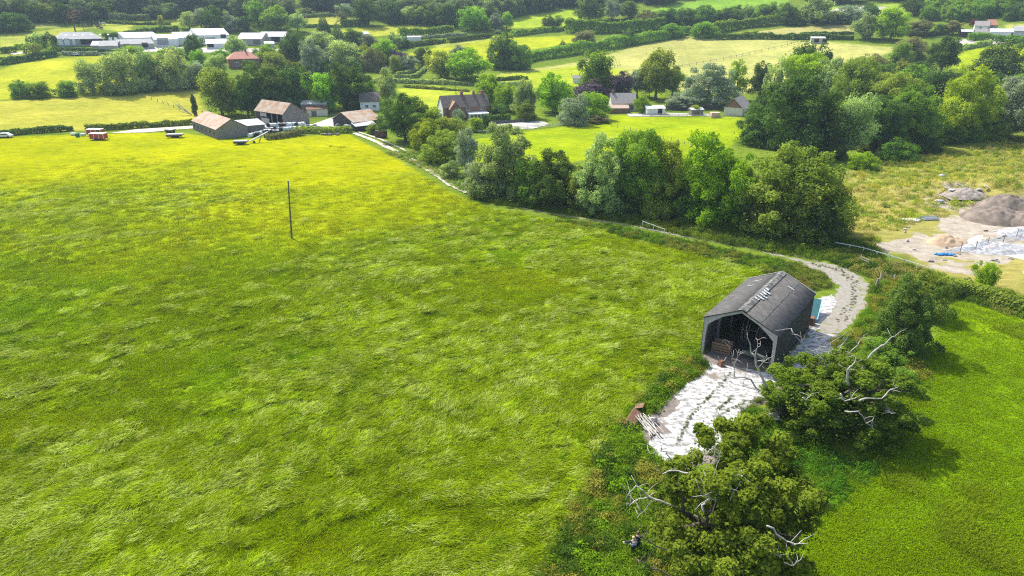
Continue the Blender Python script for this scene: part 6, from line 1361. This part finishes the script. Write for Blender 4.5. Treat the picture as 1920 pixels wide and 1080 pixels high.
flow = R_(28) + (fbm(X, Y, 15, 2) - .5) * 2.4 + rs.normal(0, .3, n) + np.pi * (fbm(X, Y, 18, 7) > .62)
sc = np.clip(.7 + D / 260, .75, 1.5) * rs.uniform(.7, 1.25, n)
idx = np.where(lod, rs.randint(0, 4, n), 4 + rs.randint(0, 3, n))
zs = np.where(lod, .8, np.clip(.8 - fr[:, 0] * .45, .3, 1)); hz = sc * zs
gzr = (1 - .9 * fr[:, 0]) * np.clip((260 - Y) / 120, .15, 1) * rough_ * sa_ * .62 - .05
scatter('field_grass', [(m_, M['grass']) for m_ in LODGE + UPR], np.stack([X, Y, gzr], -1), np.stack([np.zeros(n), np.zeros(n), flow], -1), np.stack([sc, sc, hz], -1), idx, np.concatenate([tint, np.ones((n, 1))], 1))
# meadow
X, Y = sample(26000, 22, 120, .05, .8); k = inside(MEADOW, X, Y) > 0; X, Y = X[k], Y[k]; n = len(X); v = (.7 + .6 * fbm(X, Y, 5, 2))[:, None]
big = fbm(X, Y, 7, 5) > .66; tint = np.where(big[:, None], np.array((.26, .36, .010)), np.array((.245, .365, .004))) * v; sc = rs.uniform(.8, 1.4, n)
scatter('meadow_grass', [(m_, M['grass']) for m_ in SHORT + UPR[:1]], np.stack([X, Y, np.zeros(n)], -1), np.stack([np.zeros(n), np.zeros(n), rs.rand(n) * 6.28], -1), np.stack([sc, sc, sc * np.where(big, 1.0, .8)], -1), np.where(big, 2, rs.randint(0, 2, n)), np.concatenate([tint, np.ones((n, 1))], 1))
# weeds and brambles along margins
WP = [(gp((1318, 690), (1250, 735), (1210, 775), (1180, 815), (1215, 850), (1235, 880), (1260, 900), (1300, 1000), (1330, 1100), (1010, 1100), (1080, 960), (1130, 860), (1185, 770), (1260, 700), (1300, 650)), 2200, .95, ((.08, .15, .008), (.17, .17, .025), (.045, .09, .01), (.11, .19, .008))),
      (gp((1405, 770), (1470, 775), (1560, 850), (1640, 880), (1540, 960), (1400, 830)), 500, .8, ((.05, .13, .008), (.07, .16, .008), (.05, .12, .01))),
      (gp((1600, 625), (1625, 580), (1640, 530), (1760, 520), (1700, 560), (1690, 660), (1740, 700), (1700, 740), (1600, 690), (1560, 640)), 900, .8, ((.08, .16, .008), (.16, .16, .02), (.05, .1, .01))),
      (gp((1480, 495), (1560, 500), (1550, 540), (1500, 545), (1470, 520)), 330, .8, ((.14, .12, .03), (.08, .11, .02), (.12, .15, .02))),
      (gp((880, 372), (1000, 392), (1150, 412), (1300, 445), (1480, 478), (1570, 490), (1650, 515), (1650, 470), (1560, 440), (1300, 420), (1100, 395), (1000, 380)), 2300, 1.1, ((.06, .11, .01), (.10, .14, .012), (.04, .075, .01))),
      (gp((1040, 414), (1160, 428), (1300, 458), (1440, 488), (1500, 500), (1480, 520), (1420, 505), (1300, 475), (1150, 438)), 1100, .9, ((.08, .15, .008), (.05, .095, .012), (.12, .14, .02))),
      (gp((1560, 500), (1680, 530), (1800, 560), (1930, 600), (1930, 560), (1800, 530), (1700, 500), (1570, 470)), 900, 1.0, ((.08, .14, .012), (.2, .19, .05), (.05, .09, .012))),
      (gp((720, 285), (800, 318), (870, 360), (890, 352), (850, 320), (780, 285)), 500, 1.0, ((.1, .17, .02), (.2, .22, .05))),
      (gp((1580, 330), (1700, 300), (1930, 260), (1930, 350), (1700, 420), (1640, 455), (1590, 440)), 1500, 1.1, ((.2, .24, .02), (.34, .30, .09), (.12, .18, .02), (.3, .28, .04)))]
PX, TI, SC = [], [], []
for poly, n, s, cols in WP:
    P = np.array(poly); lo, hi = P.min(0), P.max(0); q = lo + rs.rand(n * 6, 2) * (hi - lo); q = q[inside(poly, q[:, 0], q[:, 1]) > -.3]
    q = q[inside(YARD, q[:, 0], q[:, 1]) < .1]; q = q[inside(GRAVEL, q[:, 0], q[:, 1]) < -.3][:n]
    ci = np.clip((fbm(q[:, 0], q[:, 1], 3.5, 3) * 2.2 - .6) * len(cols), 0, len(cols) - 1).astype(int); c = np.array(cols)[ci] * rs.uniform(1.2, 2.1, (len(q), 1))
    PX.append(q); TI.append(c); SC.append(s * rs.uniform(.5, 1.25, len(q)))
# tufts in the yard joints and edges
J = [np.array([tuple(G(a[0] + (b_[0] - a[0]) * u, a[1] + (b_[1] - a[1]) * u)[:2]) for u in np.linspace(0, 1, 26)]) + rs.normal(0, .12, (26, 2)) for a, b_ in (((1370, 700), (1330, 745)), ((1330, 745), (1296, 780)), ((1372, 745), (1345, 770)), ((1400, 752), (1340, 785)), ((1296, 780), (1270, 830)))]
J += [np.array([tuple(G(a[0] + (b_[0] - a[0]) * u, a[1] + (b_[1] - a[1]) * u)[:2]) for u in np.linspace(0, 1, 30)]) + rs.normal(0, .3, (30, 2)) for a, b_ in (((1520, 494), (1575, 507)), ((1575, 507), (1603, 530)), ((1603, 530), (1600, 565)), ((1600, 565), (1575, 605)))]
J += [np.array([(e[0], e[1]) for e in (np.array(YARD[i]) + (np.array(YARD[(i + 1) % len(YARD)]) - np.array(YARD[i])) * u for i in (3, 4, 5, 6, 7, 8) for u in np.linspace(0, 1, 14))]) + rs.normal(0, .25, (84, 2))]
for q in J: PX.append(q); TI.append(np.array((.12, .16, .02)) * rs.uniform(.6, 1.3, (len(q), 1))); SC.append(rs.uniform(.14, .3, len(q)) if len(q) < 50 else rs.uniform(.3, .6, len(q)))
TALL = [ribbons('tall_%d' % i, 60, 120 + i, 1.4, .8, .6, .5, .022, 1.6) for i in range(3)]
P = np.concatenate(PX); tint = np.concatenate(TI); sc = np.concatenate(SC); n = len(P)
wi = rs.randint(0, 4, n); gr = (rs.rand(n) < .62) & (sc > .4); wi = np.where(gr, 4 + rs.randint(0, 3, n), wi); tint = np.where(gr[:, None], tint * .72 + np.array((.07, .09, .006)) * rs.uniform(.7, 1.3, (n, 1)), tint)
scatter('weeds', [(m_, M['grass']) for m_ in WEED + TALL], np.stack([P[:, 0], P[:, 1], gz(P[:, 0], P[:, 1])], -1), np.stack([np.zeros(n), np.zeros(n), rs.rand(n) * 6.28], -1), np.stack([sc, sc, sc * rs.uniform(.7, 1.2, n)], -1), wi, np.concatenate([tint, np.ones((n, 1))], 1))

# ------------------------------------------------------------------ the far woods: masses nobody could count
def wood(name, poly, n, m, shapes, h0, h1, label):
    P = np.array(poly); lo, hi = P.min(0), P.max(0); q = lo + rs.rand(n * 8, 2) * (hi - lo); q = q[inside(poly, q[:, 0], q[:, 1]) > 0]
    for pl, c, f in POLYS: q = q[inside(pl, q[:, 0], q[:, 1]) < 2]
    q = q[:n]; n = len(q); h = rs.uniform(h0, h1, n); w_ = h * rs.uniform(.75, 1.15, n); ms = [me_ for s in shapes for me_ in CROWN[s]]
    o = scatter(name, [(me_, m) for me_ in ms], np.stack([q[:, 0], q[:, 1], gz(q[:, 0], q[:, 1]) - .8], -1), np.stack([np.zeros(n), np.zeros(n), rs.rand(n) * 6.28], -1), np.stack([w_, w_, h], -1), rs.randint(0, len(ms), n), np.ones((n, 4)))
    return meta(o, label, 'woodland')
FARW = gp((-60, 42), (30, 43), (130, 39), (230, 34), (360, 30), (440, 30), (480, 44), (540, 40), (575, 26), (620, 22), (680, 26), (735, 44), (840, 48), (905, 52), (955, 40), (1080, 14), (1165, 22), (1260, 6), (1340, -10), (1480, -12), (1545, 10), (1640, 5), (1735, 0), (1740, 20))
FARW = FARW + [(math.sin(a) * 900, math.cos(a) * 900) for a in (.72, .5, .25, 0, -.25, -.5, -.72)]
wood('woodland', FARW, 3600, M['far'], ('round', 'oval'), 11, 17, 'dark wood covering the far hillside along the top of the view')
def shrubs(name, poly, n, ms, h0, h1, label):
    P = np.array(poly); lo, hi = P.min(0), P.max(0); q = lo + rs.rand(n * 8, 2) * (hi - lo); q = q[inside(poly, q[:, 0], q[:, 1]) > 0][:n]; n = len(q)
    keep_ = np.ones(n, bool)
    for o in S.objects:
        if o.parent is None and o.get('category') in ('house', 'shed', 'barn', 'workshop', 'farmhouse', 'store', 'bungalow'): keep_ &= np.hypot(q[:, 0] - o.location.x - 5, q[:, 1] - o.location.y - 3) > 12
    q = q[keep_]; n = len(q); h = rs.uniform(h0, h1, n); mm = CROWN['dome'][:3]; kinds = [(me_, M[m]) for m in ms for me_ in mm]
    o = scatter(name, kinds, np.stack([q[:, 0], q[:, 1], gz(q[:, 0], q[:, 1]) - .3], -1), np.stack([np.zeros(n), np.zeros(n), rs.rand(n) * 6.28], -1), np.stack([h * 1.15, h * 1.15, h], -1), rs.randint(0, len(kinds), n), np.ones((n, 4)))
    return meta(o, label, 'shrubs')
shrubs('shrubbery', gp((470, 100), (560, 96), (640, 90), (740, 96), (760, 118), (735, 138), (600, 140), (500, 140)), 130, ('green', 'willow', 'olive'), 3, 6.5, 'dense garden shrubs filling the gaps between the garden trees')
shrubs('undergrowth', gp((1440, 200), (1600, 150), (1700, 135), (1760, 150), (1960, 170), (1960, 258), (1800, 268), (1700, 290), (1560, 292), (1440, 260)), 230, ('green', 'dark', 'olive'), 3.5, 8, 'dense undergrowth filling the wood above the weedy bank')
shrubs('shrubbery', gp((440, 205), (560, 198), (690, 190), (690, 165), (560, 150), (440, 165)), 60, ('dark', 'green'), 3, 6, 'dark shrubs under the trees behind the farmyard')
shrubs('shrubbery', gp((1195, 48), (1330, 42), (1480, 42), (1600, 46), (1600, 38), (1470, 28), (1340, 32), (1200, 36)), 90, ('dark', 'green', 'willow'), 5, 9, 'dense thorn belt under the top bright field')
shrubs('undergrowth', gp((950, 372), (1150, 398), (1350, 418), (1500, 440), (1560, 420), (1500, 395), (1300, 375), (1000, 350)), 75, ('dark', 'green', 'olive'), 2.5, 5.5, 'dark brambles under the belt of trees by the track')
wood('scrub_woodland', gp((1735, 38), (1790, 42), (1830, 38), (1885, 30), (1940, 24), (1960, -6), (1740, -4)), 260, M['green'], ('dome', 'round'), 7, 11, 'bright scrub wood on the slope above the far white house')
wood('hedge_woodland', gp((1880, 40), (1950, 36), (1950, 16), (1885, 26)), 60, M['dark'], ('dome',), 6, 9, 'dark bank of shrubs below the house on the slope')

# ------------------------------------------------------------------ haze: pale even air round everything
hb = MB().box((0, 620, 130), (3400, 1800, 262)).build('haze', None); hb.data.materials.clear()
hm = bpy.data.materials.new('haze_air'); hm.use_nodes = True; n, l = nod(hm); n.remove(n['Principled BSDF']); pv = n.new('ShaderNodeVolumePrincipled'); pv.inputs['Color'].default_value = (.62, .80, 1, 1); pv.inputs['Density'].default_value = .00015; pv.inputs['Anisotropy'].default_value = .2
l.new(pv.outputs[0], n['Material Output'].inputs['Volume']); hb.data.materials.append(hm); meta(hb, kind='stuff'); hb.display_type = 'WIRE'
